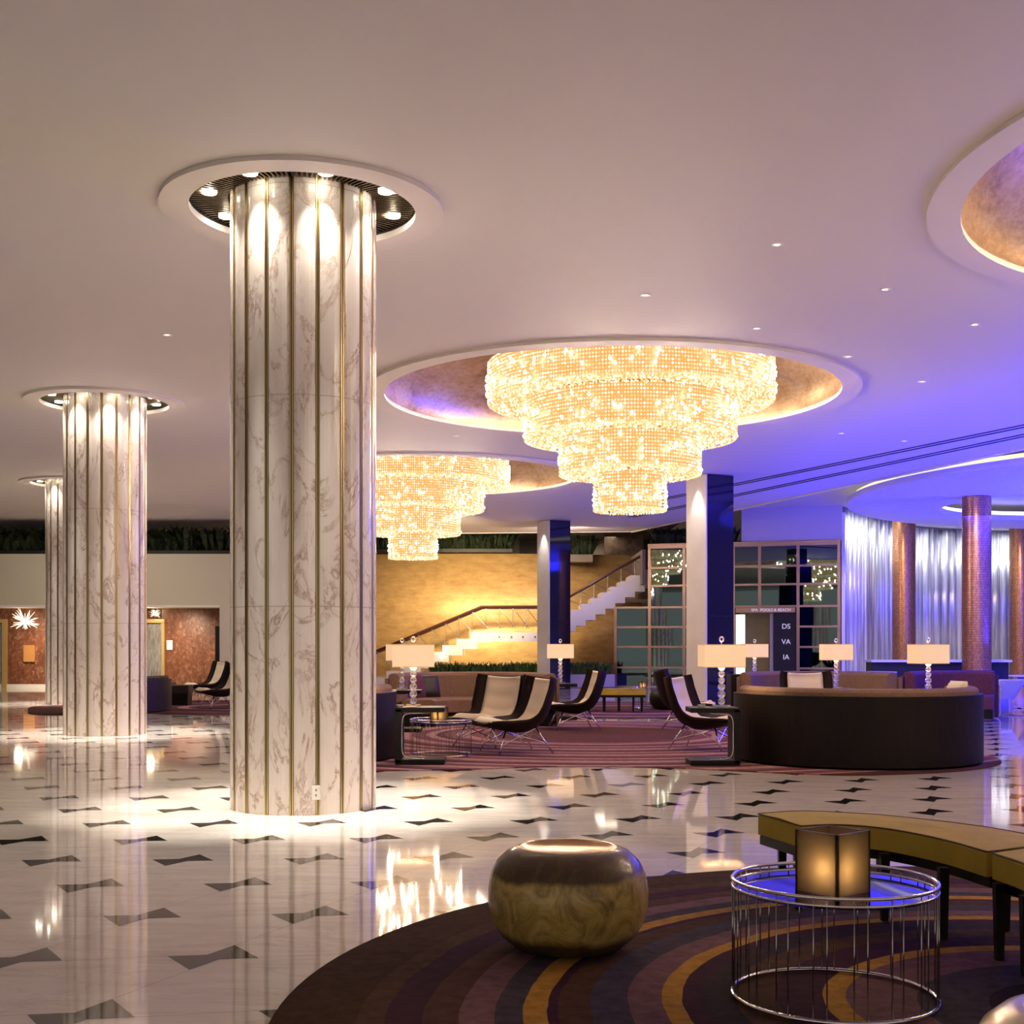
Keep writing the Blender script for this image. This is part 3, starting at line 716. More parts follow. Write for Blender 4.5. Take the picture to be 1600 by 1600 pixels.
# ================================================================== CHANDELIERS
def beads_cyl(mb_v, r, z0, z1, pitch=.045, sz=.017):
    n = int(2*PI*r/pitch); rows = int((z1-z0)/.048)
    for k in range(n):
        a = 2*PI*k/n
        for j in range(rows+1):
            z = z0+(z1-z0)*j/rows; mb_v.append((r*math.cos(a), r*math.sin(a), z, sz, sz*1.15))
def beads_ann(mb_v, r0, r1, z, sz=.018):
    for _ in range(int((r1*r1-r0*r0)*PI/.0028)):
        rr = math.sqrt(rng.uniform(r0*r0, r1*r1)); a = rng.uniform(0, 2*PI)
        mb_v.append((rr*math.cos(a), rr*math.sin(a), z+rng.uniform(-.015, .02), sz, sz))
def bead_mesh(lst, name, m, parent):
    A = np.array(lst); n = len(A); O = np.array([(1,0,0),(0,1,0),(-1,0,0),(0,-1,0),(0,0,1),(0,0,-1)], float)
    S3 = np.stack([A[:,3], A[:,3], A[:,4]], 1)
    V = (A[:, None, :3]+O[None]*S3[:, None, :]).reshape(-1, 3)
    F0 = np.array([(0,1,4),(1,2,4),(2,3,4),(3,0,4),(1,0,5),(2,1,5),(3,2,5),(0,3,5)])
    F = (F0[None]+(np.arange(n)*6)[:, None, None]).reshape(-1, 3)
    me = bpy.data.meshes.new(name); me.from_pydata(V.tolist(), [], F.tolist()); me.materials.append(m)
    o = bpy.data.objects.new(name, me); COL.objects.link(o); o.parent = parent; o['kind'] = 'stuff'; return o
TI = [(2.14, 5.02, 5.58), (1.585, 4.47, 5.04), (1.06, 3.94, 4.49), (.545, 3.40, 3.96)]
def chandelier(loc, label):
    t = thing('crystal_chandelier', label, 'chandelier', (loc[0], loc[1], 0), 0, 'tiered crystal chandeliers')
    for k, (r, z0, z1) in enumerate(TI):
        rin = TI[k+1][0]-.02 if k < 3 else 0.0001
        q_ = MB().lathe([(rin, z0+.05), (r-.07, z0+.05), (r-.07, z1)], 72).build('crystal_tier', M['liner'], t, fix=False)
        L = []; beads_cyl(L, r, z0, z1)
        if k < 3: beads_ann(L, TI[k+1][0]+.02, r, z0)
        else: beads_ann(L, 0, r, z0)
        bead_mesh(L, 'crystal_strands', M['crystal_lit'], q_)
        mb = MB(); mb.tube([(r*math.cos(a), r*math.sin(a), z1+.01) for a in np.linspace(0, 2*PI, 73)[:-1]], .012, 5, True); mb.build('rim', M['brass'], q_)
        nb = int(14*r+4); L = []
        for _ in range(nb*4):
            a = rng.uniform(0, 2*PI); z = rng.uniform(z0+.03, z1-.08); L.append((r*math.cos(a)*1.012, r*math.sin(a)*1.012, z, .018, .030))
        bead_mesh(L, 'sparkling_bulbs', M['bulb'], q_)
    MB().lathe([(0.001, 5.60), (2.1, 5.60), (2.1, 5.64), (.3, 5.66), (.3, 6.52)], 48).build('ceiling_plate', M['brass'], t)
    return t
ch = chandelier(CHAN[0], 'largest glowing four-tier crystal chandelier in the centre')
dup(ch, (CHAN[1][0], CHAN[1][1], -.10), .4, 'farther glowing tiered chandelier, partly behind the nearest column')
dup(ch, (CHAN[2][0]+.3, CHAN[2][1], 0), .9, 'glowing chandelier beyond the right edge, in the third coffer')

# recessed downlights
def dlt(px, py, label, s=.06):
    Y = 3.74*FPX/(HZ-py); a = at(px, py, Y)
    t = thing('recessed_downlight', label, 'downlight', (a[0], a[1], ZC), 0, 'small recessed downlights in the ceiling')
    MB().lathe([(s*.55, -.004), (s, -.010), (s*1.1, 0)], 20).build('trim_ring', M['whitetrim'], t)
    MB().lathe([(.0001, -.003), (s*.6, -.003)], 16).build('lens', M['dot'], t)
DL = [(1214,382,'ceiling downlight nearest the third coffer'), (1008,461,'ceiling downlight straight above the big chandelier'), (1182,513,'ceiling downlight just above the right rim of the big coffer'),
 (1383,452,'ceiling downlight left of the third coffer, upper of a pair'), (1441,596,'ceiling downlight on the violet ceiling right of the big coffer'), (1523,507,'ceiling downlight below the third coffer near the right edge'),
 (1325,557,'ceiling downlight close above right end of the big coffer'), (261,523,'lone ceiling downlight left of the nearest column'), (713,681,'ceiling downlight right of the nearest column, under the big coffer'),
 (641,709,'ceiling downlight nearest the second chandelier top'), (785,716,'ceiling downlight between the two chandeliers'), (1413,689,'ceiling downlight just before the dark slots'), (1315,677,'ceiling downlight under the right end of the big coffer'),
 (745,783,'faint ceiling downlight right of the second chandelier')]
for a in DL: dlt(a[0], a[1], a[2])

# ================================================================== RUGS
def rug(name, pts, m, label, h=.014):
    o = MB().prism(pts, .0015, h).build(name, m, bevel=0); return tag(o, label, 'rug')
def smooth_closed(P_, n=12):
    out = []; N_ = len(P_)
    for i in range(N_):
        p0, p1, p2, p3 = [np.array(P_[(i+k) % N_], float) for k in (-1, 0, 1, 2)]
        for t_ in np.linspace(0, 1, n, endpoint=False):
            out.append(tuple(.5*((2*p1)+(-p0+p2)*t_+(2*p0-5*p1+4*p2-p3)*t_*t_+(-p0+3*p1-3*p2+p3)*t_**3)))
    return out
rug('swirl_rug', circle(2.28, 4.82, 3.17, 160), M['rugfront'], 'large round swirl rug of purple and gold in the foreground')
mid = [(-2.9,14.3), (-1.5,14.05), (-.46,14.2), (.435,14.5), (1.44,14.45), (2.12,14.2), (3.0,13.72), (3.75,13.58), (4.95,14.05), (5.75,15.1), (5.9,16.6), (5.6,19.0), (5.2,21.5), (4.0,22.6), (2.0,22.9), (0,22.9), (-2.2,22.6), (-3.6,20.8), (-3.4,17)]
rug('striped_rug', smooth_closed(mid), M['rugmid'], 'wide purple striped rug under the middle seating group')
rug('striped_rug', smooth_closed([(-2.5,26.2), (0,24.1), (2.5,23.9), (4.2,24.3), (5.0,26.2), (3.9,27.9), (3.2,30.3), (0,30.2), (-2.5,28.8)]), M['rugfar'], 'farther purple striped rug under the long mustard bench')
a = [(-7.5,25.9), (-6,25.0), (-4.2,24.9), (-3.6,26.5), (-3.9,30), (-6,31.3), (-8.2,30.8), (-7.9,28)]
rug('striped_rug', smooth_closed(a), M['rugleft'], 'purple striped rug under the seating seen between the columns')
rug('dark_rug', smooth_closed([(-9.5,25.4), (-8.9,25.0), (-8.4,25.5), (-8.8,28), (-9.8,28.9), (-10.5,28.2), (-9.9,26.3)]), M['rugleft'], 'dark purple rug edge at the foot of the farthest column')

# ================================================================== FURNITURE
def cage_table(loc, r, h, label, name='cage_table'):
    t = thing(name, label, 'table', (*loc, 0.015), 0, 'round wire cage side tables')
    z = h-.015
    MB().tube([(r*math.cos(a), r*math.sin(a), z) for a in np.linspace(0, 2*PI, 65)[:-1]], .0075, 8, True).build('top_rim', M['chrome'], t, smooth=True)
    MB().tube([(r*math.cos(a), r*math.sin(a), .010) for a in np.linspace(0, 2*PI, 65)[:-1]], .009, 8, True).build('base_ring', M['chrome'], t, smooth=True)
    MB().tube([(r*math.cos(a), r*math.sin(a), z-.028) for a in np.linspace(0, 2*PI, 65)[:-1]], .006, 6, True).build('tray_ring', M['chrome'], t, smooth=True)
    mb = MB(); n = 34
    for k in range(n):
        a = 2*PI*k/n+(.03 if k % 2 else -.03); mb.rod((r*math.cos(a), r*math.sin(a), .01), (r*math.cos(a), r*math.sin(a), z), .0030, 6)
    mb.build('wire_cage', M['wire'], t, smooth=True)
    MB().lathe([(.0001, z-.028), (r-.008, z-.028), (r-.008, z-.040), (.0001, z-.040)], 64).build('glass_top', M['tray'], t)
    return t, h-.028
def votive(loc, z, s, h, rz, label):
    t = thing('candle_cube', label, 'candle holder', (*loc, z), rz, 'smoked glass candle cubes')
    mb = MB(); th = .010
    for a in range(4):
        c, s_ = round(math.cos(a*PI/2)), round(math.sin(a*PI/2)); mb.box((c*(s/2-th/2), s_*(s/2-th/2), h/2), (th if c else s, s if c else th, h))
    o = mb.build('glass_cube', M['cube'], t)
    MB().lathe([(.0001, .004), (.045, .004), (.045, .05), (.0001, .05)], 20).build('tealight', M['cream'], t)
    MB().lathe([(.0001, .05), (.012, .065), (.0001, .10)], 10).build('flame', M['flame'], t)
    c_, s__ = math.cos(rz), math.sin(rz); lamp('candle_light', 'POINT', (loc[0]-.012, loc[1]-.055, z+.42*h), 1.5*(s/.2)**2, (1, .66, .30), .02)
    return t
ct, zt = cage_table((1.26,5.03), .392, .474, 'round chrome wire table in the foreground with dark glass top')
votive((1.235,4.95), zt, .20, .235, R(38), 'large smoked glass candle cube on the foreground wire table')
def drum(loc, label, body, top, s=1.0):
    t = thing('drum_stool', label, 'stool', (*loc, .015), rng.uniform(0, 6), 'rounded metallic drum stools'); t.scale = (s, s, s)
    pr = [(.0001, 0), (.20, 0), (.25, .012), (.315, .06), (.355, .12), (.372, .19), (.374, .25), (.362, .315), (.332, .37), (.285, .410), (.248, .425), (.230, .428)]
    MB().lathe(pr, 64).build('body', body, t, smooth=True)
    MB().lathe([(.230, .428), (.224, .431), (.216, .428), (.20, .419), (.12, .408), (.0001, .405)], 64).build('dished_top', top, t, smooth=True)
    return t
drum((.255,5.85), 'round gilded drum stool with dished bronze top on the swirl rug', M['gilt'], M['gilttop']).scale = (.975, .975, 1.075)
drum((1.57,3.33), 'aged silver drum stool cut off at the bottom right corner', M['silvergilt'], M['silvergilt'])
# curved bench
def smooth_open(P_, n=8):
    P_ = [2*np.array(P_[0])-np.array(P_[1])]+[np.array(p, float) for p in P_]+[2*np.array(P_[-1])-np.array(P_[-2])]; out = []
    for i in range(1, len(P_)-2):
        p0, p1, p2, p3 = P_[i-1:i+3]
        for t_ in np.linspace(0, 1, n, endpoint=False):
            out.append(.5*((2*p1)+(-p0+p2)*t_+(2*p0-5*p1+4*p2-p3)*t_*t_+(-p0+3*p1-3*p2+p3)*t_**3))
    out.append(P_[-2]); return [tuple(p) for p in out]
def slab(mb, I, O, z0, z1, puff=0):
    n = len(I); rows = []
    for (a, b) in zip(I, O):
        a, b = np.array(a), np.array(b); pr = []
        for u, z in ((0, z0), (0, z1-.012), (.03, z1), (.5, z1+puff), (.97, z1), (1, z1-.012), (1, z0)): p = a+(b-a)*u; pr.append((p[0], p[1], z))
        rows.append(pr)
    k = 7; vs = [p for r_ in rows for p in r_]
    mb.add(vs, [(i*k+j, i*k+(j+1)%k, (i+1)*k+(j+1)%k, (i+1)*k+j) for i in range(n-1) for j in range(k)]+[tuple(range(k))[::-1], tuple((n-1)*k+j for j in range(k))])
def bench(name, segs, h, label, legs, group, parent_loc=(0,0,0), z=0.015):
    t = thing(name, label, 'bench', parent_loc, 0, group)
    for I, O in segs:
        Is, Os = smooth_open(I), smooth_open(O); mb = MB(); slab(mb, Is, Os, h-.115, h, .008); s_ = mb.build('seat_cushion', M['mustard'], t, smooth=False)
        loop = Is+Os[::-1]; MB().tube([(x, y, h-.002) for x, y in loop], .0045, 6, True).build('piping', M['piping'], s_)
        mb = MB(); slab(mb, [tuple(np.array(a)*.96+np.array(b)*.04) for a, b in zip(Is, Os)], [tuple(np.array(a)*.04+np.array(b)*.96) for a, b in zip(Is, Os)], h-.165, h-.112); mb.build('base_rail', M['wood'], t)
    for x, y in legs: MB().box((x, y, (h-.12+z)/2), (.045, .045, h-.12-z), 0, .72).build('leg', M['wood'], t)
    return t
I1 = [(1.47,6.56), (1.63,6.69), (1.79,6.66), (1.93,6.46), (2.06,6.08), (2.12,5.74)]
O1 = [(1.345,7.02), (1.60,7.13), (1.87,7.04), (2.10,6.88), (2.42,6.48), (2.60,5.98)]
I1 = [(1.475,6.55), (1.64,6.60), (1.80,6.54), (1.93,6.38), (2.05,6.08), (2.12,5.74)]
I2 = [(2.13,5.70), (2.16,5.40), (2.11,5.0), (1.98,4.6)]
O2 = [(2.61,5.93), (2.66,5.45), (2.60,4.95), (2.45,4.4)]
bench('curved_bench', [(I1, O1), (I2, O2)], .47, 'curved mustard velvet bench with dark legs beside the foreground wire table',
      [(1.49,6.70), (1.46,6.95), (1.86,6.42), (1.93,6.72), (2.02,6.02), (2.38,6.20), (2.13,5.62), (2.52,5.66), (2.14,5.35), (2.55,5.3)], 'curved mustard benches')

# lounge chair
def chair_proto():
    t = thing('lounge_chair', 'x', 'chair', (0,0,0), 0, 'high backed swoop lounge chairs')
    prof = smooth_open([(.50,.385), (.36,.345), (.16,.30), (-.06,.285), (-.24,.36), (-.345,.50), (-.41,.68), (-.455,.86), (-.47,.93)], 5)
    n = len(prof)
    W = lambda u: .30+.10*min(1, u*1.6)-.02*max(0, u-.85)/.15
    def tang(i):
        a = Vector(prof[max(i-1, 0)]); b = Vector(prof[min(i+1, n-1)]); d = (b-a).normalized(); return Vector((d.y, -d.x))
    def P_(i, s, off, wk=1.0, curl=1.0):
        u = i/(n-1); nr = tang(i); nr = Vector((nr.x, nr.y)); nr = nr if nr.y > 0 or nr.x > 0 else -nr
        # normal towards the sitter
        if nr.dot(Vector((.3, .8))-Vector(prof[i])) < 0: nr = -nr
        lift = (.03+.17*math.sin(min(1, u*1.25)*PI*.62))*curl*abs(s)**2.4
        p = Vector(prof[i])+nr*(off+lift); return (s*W(u)*wk, p.x, p.y)
    ns = 12
    mb = MB(); vs = []
    for layer in (0, -.035):
        for i in range(n):
            for j in range(ns+1): vs.append(P_(i, -1+2*j/ns, layer))
    k = ns+1; fs = []; b = n*k
    for i in range(n-1):
        for j in range(ns): fs += [(i*k+j, i*k+j+1, (i+1)*k+j+1, (i+1)*k+j), (b+i*k+j, b+(i+1)*k+j, b+(i+1)*k+j+1, b+i*k+j+1)]
    for i in range(n-1): fs += [(i*k, (i+1)*k, b+(i+1)*k, b+i*k), (i*k+ns, b+i*k+ns, b+(i+1)*k+ns, (i+1)*k+ns)]
    for j in range(ns): fs += [(j, b+j, b+j+1, j+1), ((n-1)*k+j, (n-1)*k+j+1, b+(n-1)*k+j+1, b+(n-1)*k+j)]
    mb.add(vs, fs); mb.build('shell', M['shell'], t, smooth=True)
    # cushion
    mb = MB(); vs = []; n2 = n-1
    cw = lambda i: .68+.34*max(0, 1-i/(n2*.42))
    chan = lambda i: .034*abs(math.sin(i/(n2)*PI*7))**.5
    for i in range(n2):
        for j in range(ns+1):
            s = -1+2*j/ns; vs.append(P_(i, s, .002, cw(i), .55))
    for i in range(n2):
        e = min(1, i/2, (n2-1-i)/2)
        for j in range(ns+1):
            s = -1+2*j/ns; ed = (1-abs(s)**6)*e; vs.append(P_(i, s, .012+ed*(.045+chan(i)), cw(i), .55))
    b = n2*k; fs = []
    for i in range(n2-1):
        for j in range(ns): fs += [(i*k+j, (i+1)*k+j, (i+1)*k+j+1, i*k+j+1), (b+i*k+j, b+i*k+j+1, b+(i+1)*k+j+1, b+(i+1)*k+j)]
    for i in range(n2-1): fs += [(i*k, b+i*k, b+(i+1)*k, (i+1)*k), (i*k+ns, (i+1)*k+ns, b+(i+1)*k+ns, b+i*k+ns)]
    for j in range(ns): fs += [(j, j+1, b+j+1, b+j), ((n2-1)*k+j, b+(n2-1)*k+j, b+(n2-1)*k+j+1, (n2-1)*k+j+1)]
    mb.add(vs, fs); mb.build('cushion', M['cream'], t, smooth=True)
    ft = {}
    for sx in (-1, 1):
        for sy in (-1, 1):
            top = (sx*.22, .05+sy*.20, .29 if sy > 0 else .33); bot = (sx*.34, .02+sy*.36, .006)
            MB().tube([top, bot], .011, 8).build('leg', M['chrome'], t, smooth=True); ft[(sx, sy)] = (top, bot)
    mb = MB(); L = lambda a, u: tuple(Vector(a[0]).lerp(Vector(a[1]), u))
    for a, b_ in (((-1,-1),(1,-1)), ((-1,1),(1,1)), ((-1,-1),(-1,1)), ((1,-1),(1,1))):
        mb.rod(L(ft[a], .05), L(ft[b_], .62), .006); mb.rod(L(ft[b_], .05), L(ft[a], .62), .006)
    mb.build('wire_brace', M['chrome'], t)
    return t
CH = chair_proto()
CL = [((-.30,17.35), 148, 'cream cushioned dark lounge chair facing the wire table, seat turned to camera'),
 ((.07,16.35), 112, 'lounge chair with dark outer shell toward camera, in front of another cream chair'),
 ((1.02,20.7), 100, 'dark shelled lounge chair facing left, just left of the far mustard bench'),
 ((2.50,16.9), -118, 'white cushioned lounge chair beside the curved dark sofa, facing right'),
 ((2.80,20.9), -100, 'dark lounge chair half hidden behind the white cushioned one'),
 ((4.50,19.4), 180, 'lounge chair showing only its cream back above the curved sofa'),
 ((-6.55,26.6), 118, 'white cushioned lounge chair cut by the nearest column, seen between columns'),
 ((-7.4,29.8), 112, 'dark backed lounge chair by the side wall, behind the white one')]
CL[6] = ((-6.15,27.2), 125, CL[6][2]); CL[7] = ((-7.25,30.6), 125, CL[7][2])
for k, ((x, y), deg, lab) in enumerate(CL):
    o = CH if k == 0 else dup(CH)
    o.location = (x, y, .015); o.rotation_euler = (0, 0, R(deg)); o['label'] = lab

# curved sofas
def sofa(loc, label, a0, a1, rz=0, r=1.45, shell=None, up=None):
    t = thing('curved_sofa', label, 'sofa', (*loc, .015), rz, 'curved sofas with dark outer shells')
    a0, a1 = R(a0), R(a1)
    MB().sweep([(r, .02), (r, .80), (r-.05, .80), (r-.05, .02)], a0, a1, 64).build('outer_shell', shell or M['sofashell'], t, smooth=False, bevel=.006)
    e = .06/r
    pr = [(r-.055, .35), (r-.055, .84), (r-.08, .875), (r-.14, .885), (r-.22, .865), (r-.25, .82), (r-.27, .40)]
    MB().sweep(pr, a0+e, a1-e, 60).build('back_cushion', up or M['velvet'], t, smooth=False, bevel=.02)
    MB().sweep([(r-.27, .20), (r-.27, .43), (r-.33, .455), (r-.78, .455), (r-.85, .42), (r-.85, .20)], a0+e, a1-e, 60).build('seat_cushion', up or M['velvet'], t, bevel=.02)
    MB().sweep([(r-.06, .03), (r-.06, .20), (r-.80, .20), (r-.80, .03)], a0+e, a1-e, 60).build('plinth', M['wood'], t)
    return t
sofa((4.11,15.40), 'big curved sofa seen from behind, dark brown shell, right of centre', 178, 378)
sofa((-2.86,15.65), 'curved dark sofa end just right of the nearest column', 285, 372)
sofa((-.66,21.35), 'curved brown sofa facing the camera behind the cream chairs', 0, 182, shell=M['velvet'])
sofa((5.30,21.9), 'curved brown sofa facing the camera beyond the big dark sofa', 10, 175, shell=M['velvet'])
sofa((8.3,22.3), 'curved sofa with plum back at the edge of the blue lounge', 64, 160, shell=M['plum'], up=M['plum'], r=1.5)
sofa((-8.15,26.3), 'dark sofa seen between the two left columns', 235, 372, r=1.15, up=M['dark'], shell=M['dark']).scale = (1, 1, .82)
def pillow(loc, rz, tilt, s, m, label):
    def f(u, v):
        a, b = 2*u-1, 2*v-1; k = (1-a**4)*(1-b**4); return (a*s/2, 0, b*s/2, k)
    mb = MB()
    for sg_ in (1, -1):
        mb.grid(lambda u, v: ((2*u-1)*s/2*(1-.05*abs(2*v-1)**2), sg_*.07*((1-(2*u-1)**4)*(1-(2*v-1)**4))**.6, (2*v-1)*s/2+s/2), 10, 10)
    o = mb.build('throw_pillow', m, smooth=True); o.location = loc; o.rotation_euler = (tilt, 0, rz)
    return tag(o, label, 'pillow', 'throw pillows on the sofas')
pillow((-1.62,21.9,.47), R(40), R(-18), .42, M['plum'], 'plum pillow at the left end of the brown sofa')
pillow((-1.40,22.1,.47), R(28), R(-20), .40, M['dark'], 'dark pillow next to the plum one on the brown sofa')
pillow((4.35,22.75,.47), R(20), R(-18), .42, M['plum'], 'dark plum pillow behind the cream chair back on the right')
pillow((5.22,15.2,.60), R(-75), R(-12), .36, M['cream'], 'pale cushion peeping over right end of the big curved sofa')
tag(MB().box((4.36,24.0,.42), (.62,.5,.80)).build('dark_side_cabinet', M['wood'], bevel=.01), 'dark side cabinet behind the crystal lamp, left of the brown sofa', 'cabinet')

# C-shaped side tables and lamps
def ctable(loc, rz, label, h=.67, flip=1):
    t = thing('side_table', label, 'side table', (*loc, .015), rz, 'dark cantilever side tables'); z = h-.015
    MB().box((0, 0, z-.03), (.56, .46, .055)).build('top', M['wood'], t, bevel=.008)
    MB().box((0, 0, .03), (.56, .46, .06)).build('foot', M['wood'], t, bevel=.008)
    MB().box((-flip*.25, 0, z/2), (.07, .46, z-.05)).build('upright', M['wood'], t)
    pts = smooth_open([(flip*.05, z-.065), (-flip*.14, z-.075), (-flip*.20, z-.14), (-flip*.205, z/2), (-flip*.20, .14), (-flip*.13, .075), (flip*.05, .066)], 5)
    MB().tube([(a, -.20, b) for a, b in pts], .007, 6).build('chrome_curve', M['chrome'], t, smooth=True)
    return t
def table_lamp(loc, z, label, rz=0, s=1.0):
    lamp('lamp_bulb', 'POINT', (loc[0], loc[1], z+.60), 9, (1, .72, .45), .03)
    t = thing('table_lamp', label, 'lamp', (*loc, z), rz, 'crystal ball table lamps with box shades'); t.scale = (s, s, s)
    MB().box((0, 0, .012), (.17, .17, .024)).build('crystal_base', M['crystal'], t, bevel=.004)
    zc = .024
    for k in range(6):
        r = .042+.004*math.sin(k*1.3); zc += r*.93
        MB().lathe([(r*math.sin(u), -r*math.cos(u)) for u in np.linspace(.001, PI-.001, 9)], 14, (0, 0, zc)).build('crystal_ball', M['crystal'], t, smooth=True)
        zc += r*.93
    MB().rod((0, 0, .02), (0, 0, .76), .006).build('stem', M['chrome'], t)
    a, d, z0, z1 = .24, .14, .455, .715
    mb = MB(); th = .006
    mb.box((0, -d+th/2, (z0+z1)/2), (2*a, th, z1-z0)); mb.box((0, d-th/2, (z0+z1)/2), (2*a, th, z1-z0)); mb.box((-a+th/2, 0, (z0+z1)/2), (th, 2*d-2*th, z1-z0)); mb.box((a-th/2, 0, (z0+z1)/2), (th, 2*d-2*th, z1-z0))
    sh = mb.build('lamp_shade', M['shade'], t)
    mb = MB()
    for z_ in (z0+.004, z1-.004):
        for q_, w2 in (((0, -d-.001), (2*a+.004, .004)), ((0, d+.001), (2*a+.004, .004)), ((-a-.001, 0), (.004, 2*d)), ((a+.001, 0), (.004, 2*d))): mb.box((q_[0], q_[1], z_), (w2[0], w2[1], .010))
    mb.build('shade_trim', M['shade_edge'], sh)
    pts = [(.022*math.cos(u), 0, .775+.028*math.sin(u)) for u in np.linspace(0, 2*PI, 17)[:-1]]
    MB().tube(pts, .009, 6, True).build('finial', M['crystal'], t, smooth=True)
    return t
ctable((-1.05,14.85), 0, 'dark cantilever side table beside the left curved sofa end, holding a lamp')
ctable((2.30,14.75), 0, 'dark cantilever side table at the left end of the big curved sofa', flip=-1)
ctable((-1.70,20.2), 0, 'dark side table behind the left lamp, at the brown sofa end')
ctable((.90,23.4), 0, 'small dark side table between two dark chairs, far lamp on it')
ctable((5.27,20.9), 0, 'dark side table hidden beyond the big sofa under a middle lamp')
ctable((5.62,17.35), R(90), 'dark side table beyond right end of the big sofa')
ctable((4.72,25.0), 0, 'dark side table behind the black cabinet under a far lamp')
L0 = table_lamp((-1.14,14.85), .67, 'big crystal ball lamp with box shade, leftmost, on the table by the column', R(4))
for (x, y), rz, lab in (((2.40,14.72), 8, 'crystal ball lamp at the left end of the big curved sofa'), ((-1.73,20.2), 0, 'crystal lamp half hidden directly behind the leftmost lamp'),
    ((.88,23.4), 0, 'small far crystal lamp standing before the slim navy pier'), ((5.27,20.9), 0, 'crystal lamp in front of the mirrored partition right side, above the big sofa middle'),
    ((5.62,17.35), 24, 'rightmost crystal lamp, between the two copper columns'), ((4.72,25.0), 0, 'small crystal lamp overlapping right edge of the lamp by the wide pier')):
    dup(L0, (x, y, .67), R(rz), lab); lamp('lamp_bulb', 'POINT', (x, y, .67+.60), 9, (1, .72, .45), .03)
for (x, y), lab in (((-1.285,14.70), 'tiny clear glass dish beside the leftmost table lamp'), ((2.16,14.66), 'tiny clear glass dish on the table at left end of the big sofa')):
    t = thing('glass_dish', lab, 'dish', (x, y, .67)); MB().lathe([(.0001,0), (.035,0), (.05,.03), (.046,.03), (.03,.006), (.0001,.006)], 20).build('bowl', M['crystal'], t, smooth=True)
# middle group cage table and votive, far bench, etc
ct2, z2 = cage_table((-.88,15.9), .38, .46, 'chrome wire table in the middle group with a lit candle cube', 'cage_table')
votive((-.90,15.85), z2, .16, .185, R(40), 'smoked glass candle cube on the middle group wire table')
fb_ = bench('long_bench', [([(1.45,26.1), (2.0,25.85), (2.7,25.9)], [(1.4,26.6), (2.0,26.4), (2.75,26.4)])], .47, 'far mustard bench on many thin dark legs',
      [(1.55,26.15), (1.6,26.5), (1.85,26.0), (1.9,26.35), (2.15,25.98), (2.2,26.35), (2.45,25.98), (2.62,26.0), (2.66,26.3)], 'curved mustard benches')
ct3, z3 = cage_table((2.95,27.6), .36, .46, 'small far wire table beside the mustard bench end', 'cage_table')
votive((2.80,27.5), z3, .14, .16, R(30), 'far candle cube at the end of the mustard bench')
drum((3.25,26.9), 'dark brown drum stool beside the far mustard bench', M['wood'], M['dark'], 1.0)
for (px, py, Y, s_, lab) in ((258, 1056, 30.5, (.42,.4,.45), 'small black box stool on the left rug, behind another'), (281, 1068, 28.9, (.50,.45,.45), 'small black box stool between dark sofa and white chair')):
    x = at(px, py, Y)[0]; t = thing('box_stool', lab, 'stool', (x, Y, .015), 0, 'black box stools on the left rug')
    MB().box((0, 0, s_[2]-.1), (s_[0], s_[1], .2)).build('seat', M['dark'], t, bevel=.02); MB().box((0, 0, (s_[2]-.2)/2), (s_[0]*.9, s_[1]*.9, s_[2]-.2)).build('base', M['wood'], t)

# ================================================================== BLUE LOUNGE
cp = smooth_open([(10.2,39.6), (10.75,40.4), (11.5,41.6), (13.0,44.0), (14.6,46.3), (17.2,47.8), (19.0,48.3)], 14)
def curt(px0):
    mb = MB(); L = 0; vs = []; uv = []
    pts = []
    for i, p in enumerate(cp):
        if i: L += math.hypot(p[0]-cp[i-1][0], p[1]-cp[i-1][1])
        pts.append((p, L))
    n = 420; Ls = [l for _, l in pts]; X = [p[0] for p, _ in pts]; Yv = [p[1] for p, _ in pts]
    for i in range(n+1):
        l = Ls[-1]*i/n; x = np.interp(l, Ls, X); y = np.interp(l, Ls, Yv); off = .07*math.sin(l*2*PI/.34+math.sin(l*3))+.02*math.sin(l*31)
        for z in (.02, 5.56): vs.append((x+off*.8, y-off*.6, z)); uv.append((l, z))
    mb.add(vs, [(2*i, 2*i+2, 2*i+3, 2*i+1) for i in range(n)], uv); return mb
t = thing('bead_curtain', 'tall shimmering silver bead curtain curving round the blue lounge', 'curtain', (0,0,0))
curt(0).build('drape', M['curtain'], t, smooth=True, solid=.01)
MB().tube([(x, y, 5.59) for x, y in cp], .03, 6).build('curtain_track', M['steel'], t)
tag(MB().box((10.12,39.3,2.7), (.10,.10,5.4)).build('lit_edge_post', M['white']), 'thin pale post at the left edge of the bead curtain', 'post')
for k_, (x, y) in enumerate(cp[2::5]):
    o = lamp('curtain_wash', 'SPOT', (x+.30, y-.40, 5.52), 24, (.93,.94,1), .04, None, spot_size=R(150), spot_blend=1); aim(o, (x+.6, y+.2, 3.8))
def ccol(x, y, h, label):
    t = MB().lathe([(.355, .0), (.355, h)], 48, uvs=True).build('copper_column', M['copper'], smooth=True); t.location = (x, y, 0); t['kind'] = 'thing'
    tag(t, label, 'column', 'copper mosaic columns in the lounge'); return t
ccol(12.35, 40.5, 5.6, 'copper mosaic column, leftmost, in front of the bead curtain')
ccol(11.75, 32.5, 5.085, 'copper mosaic column, middle and nearest, right of the bead curtain')
ccol(17.4, 44.0, 5.6, 'copper mosaic column cut by the right edge of the picture')
for x, y in ((11.75,32.5), (12.35,40.5), (17.4,44.0)):
    o = lamp('copper_column_spot', 'SPOT', (x-1.6, y-3.6, 4.9), 230, (1,.74,.45), .05, None, spot_size=R(80), spot_blend=.9); aim(o, (x, y, 1.6))
struct(MB().box((24, 54, 3), (16, .2, 6)).build('wall_back_right', M['lav']))
struct(MB().box((21.5, 53.8, 4.3), (9, .06, 1.3)).build('window_1', M['bluewhite']))
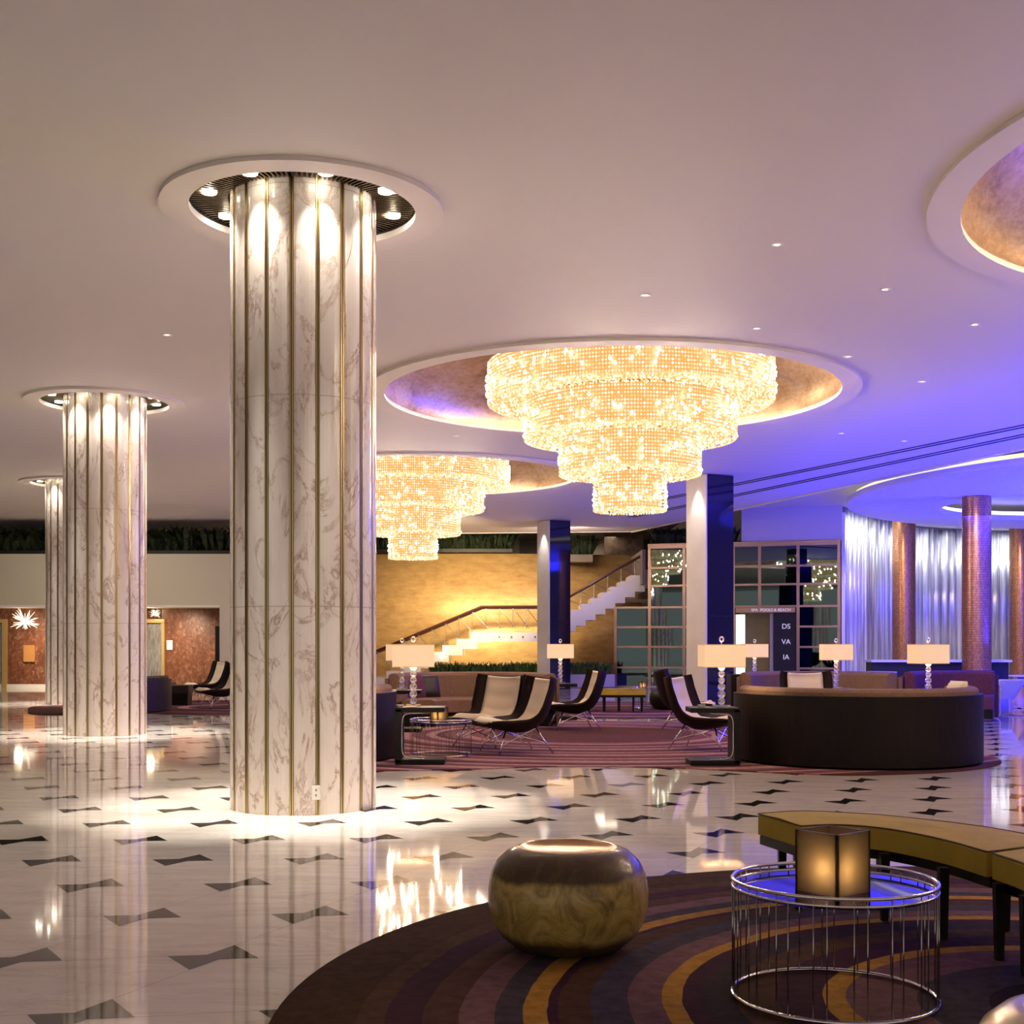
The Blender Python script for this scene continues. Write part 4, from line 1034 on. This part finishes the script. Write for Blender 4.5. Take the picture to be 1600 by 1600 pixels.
tag(MB().box((21.5, 53.6, 1.85), (9, .08, 3.7)).build('bead_screen', M['beads']), 'dark glittering bead screen at the far right back', 'screen')
tag(MB().box((21.5, 53.4, 2.32), (9, .06, .16)).build('light_bar', M['neon']), 'bright horizontal light bar across the dark bead screen', 'light')
def tub(loc, rz, label, m):
    t = thing('cantilever_chair', label, 'chair', (*loc, 0), R(rz), 'chrome framed low chairs in the blue lounge')
    for s_ in (-1, 1):
        pts = smooth_open([(s_*.36, .35, .02), (s_*.36, -.30, .02), (s_*.36, -.40, .30), (s_*.36, -.36, .66), (s_*.36, -.05, .74), (s_*.36, .30, .60)], 5) if False else [(s_*.36, .38, .015), (s_*.36, -.34, .015), (s_*.36, -.40, .06), (s_*.36, -.40, .62), (s_*.36, -.34, .70), (s_*.36, .05, .70), (s_*.36, .34, .56)]
        MB().tube(pts, .016, 8).build('chrome_side', M['chrome'], t, smooth=True)
    MB().grid(lambda u, v: ((2*v-1)*.33, .32-u*.55 if u < .6 else -.01-(u-.6)*.75, .40-.05*math.sin(u*PI) if u < .6 else .38+(u-.6)*.8), 12, 4).build('seat_sling', m, t, smooth=True, solid=.05)
    return t
tub((9.35,24.6), 20, 'white low chair with chrome frame at the right edge, blue lit', M['bluewhitefab'])
tub((8.55,26.6), 170, 'dark chrome framed chair behind the big sofa, beside the rightmost lamp', M['dark'])
tub((6.6,28.0), 160, 'chrome framed chair in front of the mirrored partition', M['plum'])
tub((7.7,28.5), 175, 'chrome framed chair right of the one by the partition, under a lamp', M['dark'])
tub((11.3,27.5), 200, 'plum chrome framed chair far right in the lounge', M['plum'])
def cafe(loc, label):
    t = thing('cafe_table', label, 'table', (*loc, 0), 0, 'white round tables in the blue lounge')
    MB().lathe([(.0001, .72), (.45, .72), (.45, .745), (.0001, .745)], 32).build('table_top', M['white'], t)
    MB().rod((0, 0, .02), (0, 0, .72), .03, 10).build('pedestal', M['chrome'], t); MB().lathe([(.0001, .02), (.22, .015), (.22, 0)], 24).build('foot', M['chrome'], t)
cafe((8.4,29.6), 'white round table in the lounge, left of the copper column'); cafe((9.9,29.8), 'white round table in the lounge between two copper columns')
cafe((10.6,26.2), 'white round table near the right edge of the lounge')
t = thing('bar_counter', 'low dark bar counter with pale top below the bead curtain', 'counter', (11.3,34.2,0))
MB().box((0, 0, .45), (3.6, .6, .9)).build('counter_body', M['black'], t); MB().box((0, -.05, .93), (3.7, .75, .06)).build('counter_top', M['white'], t)
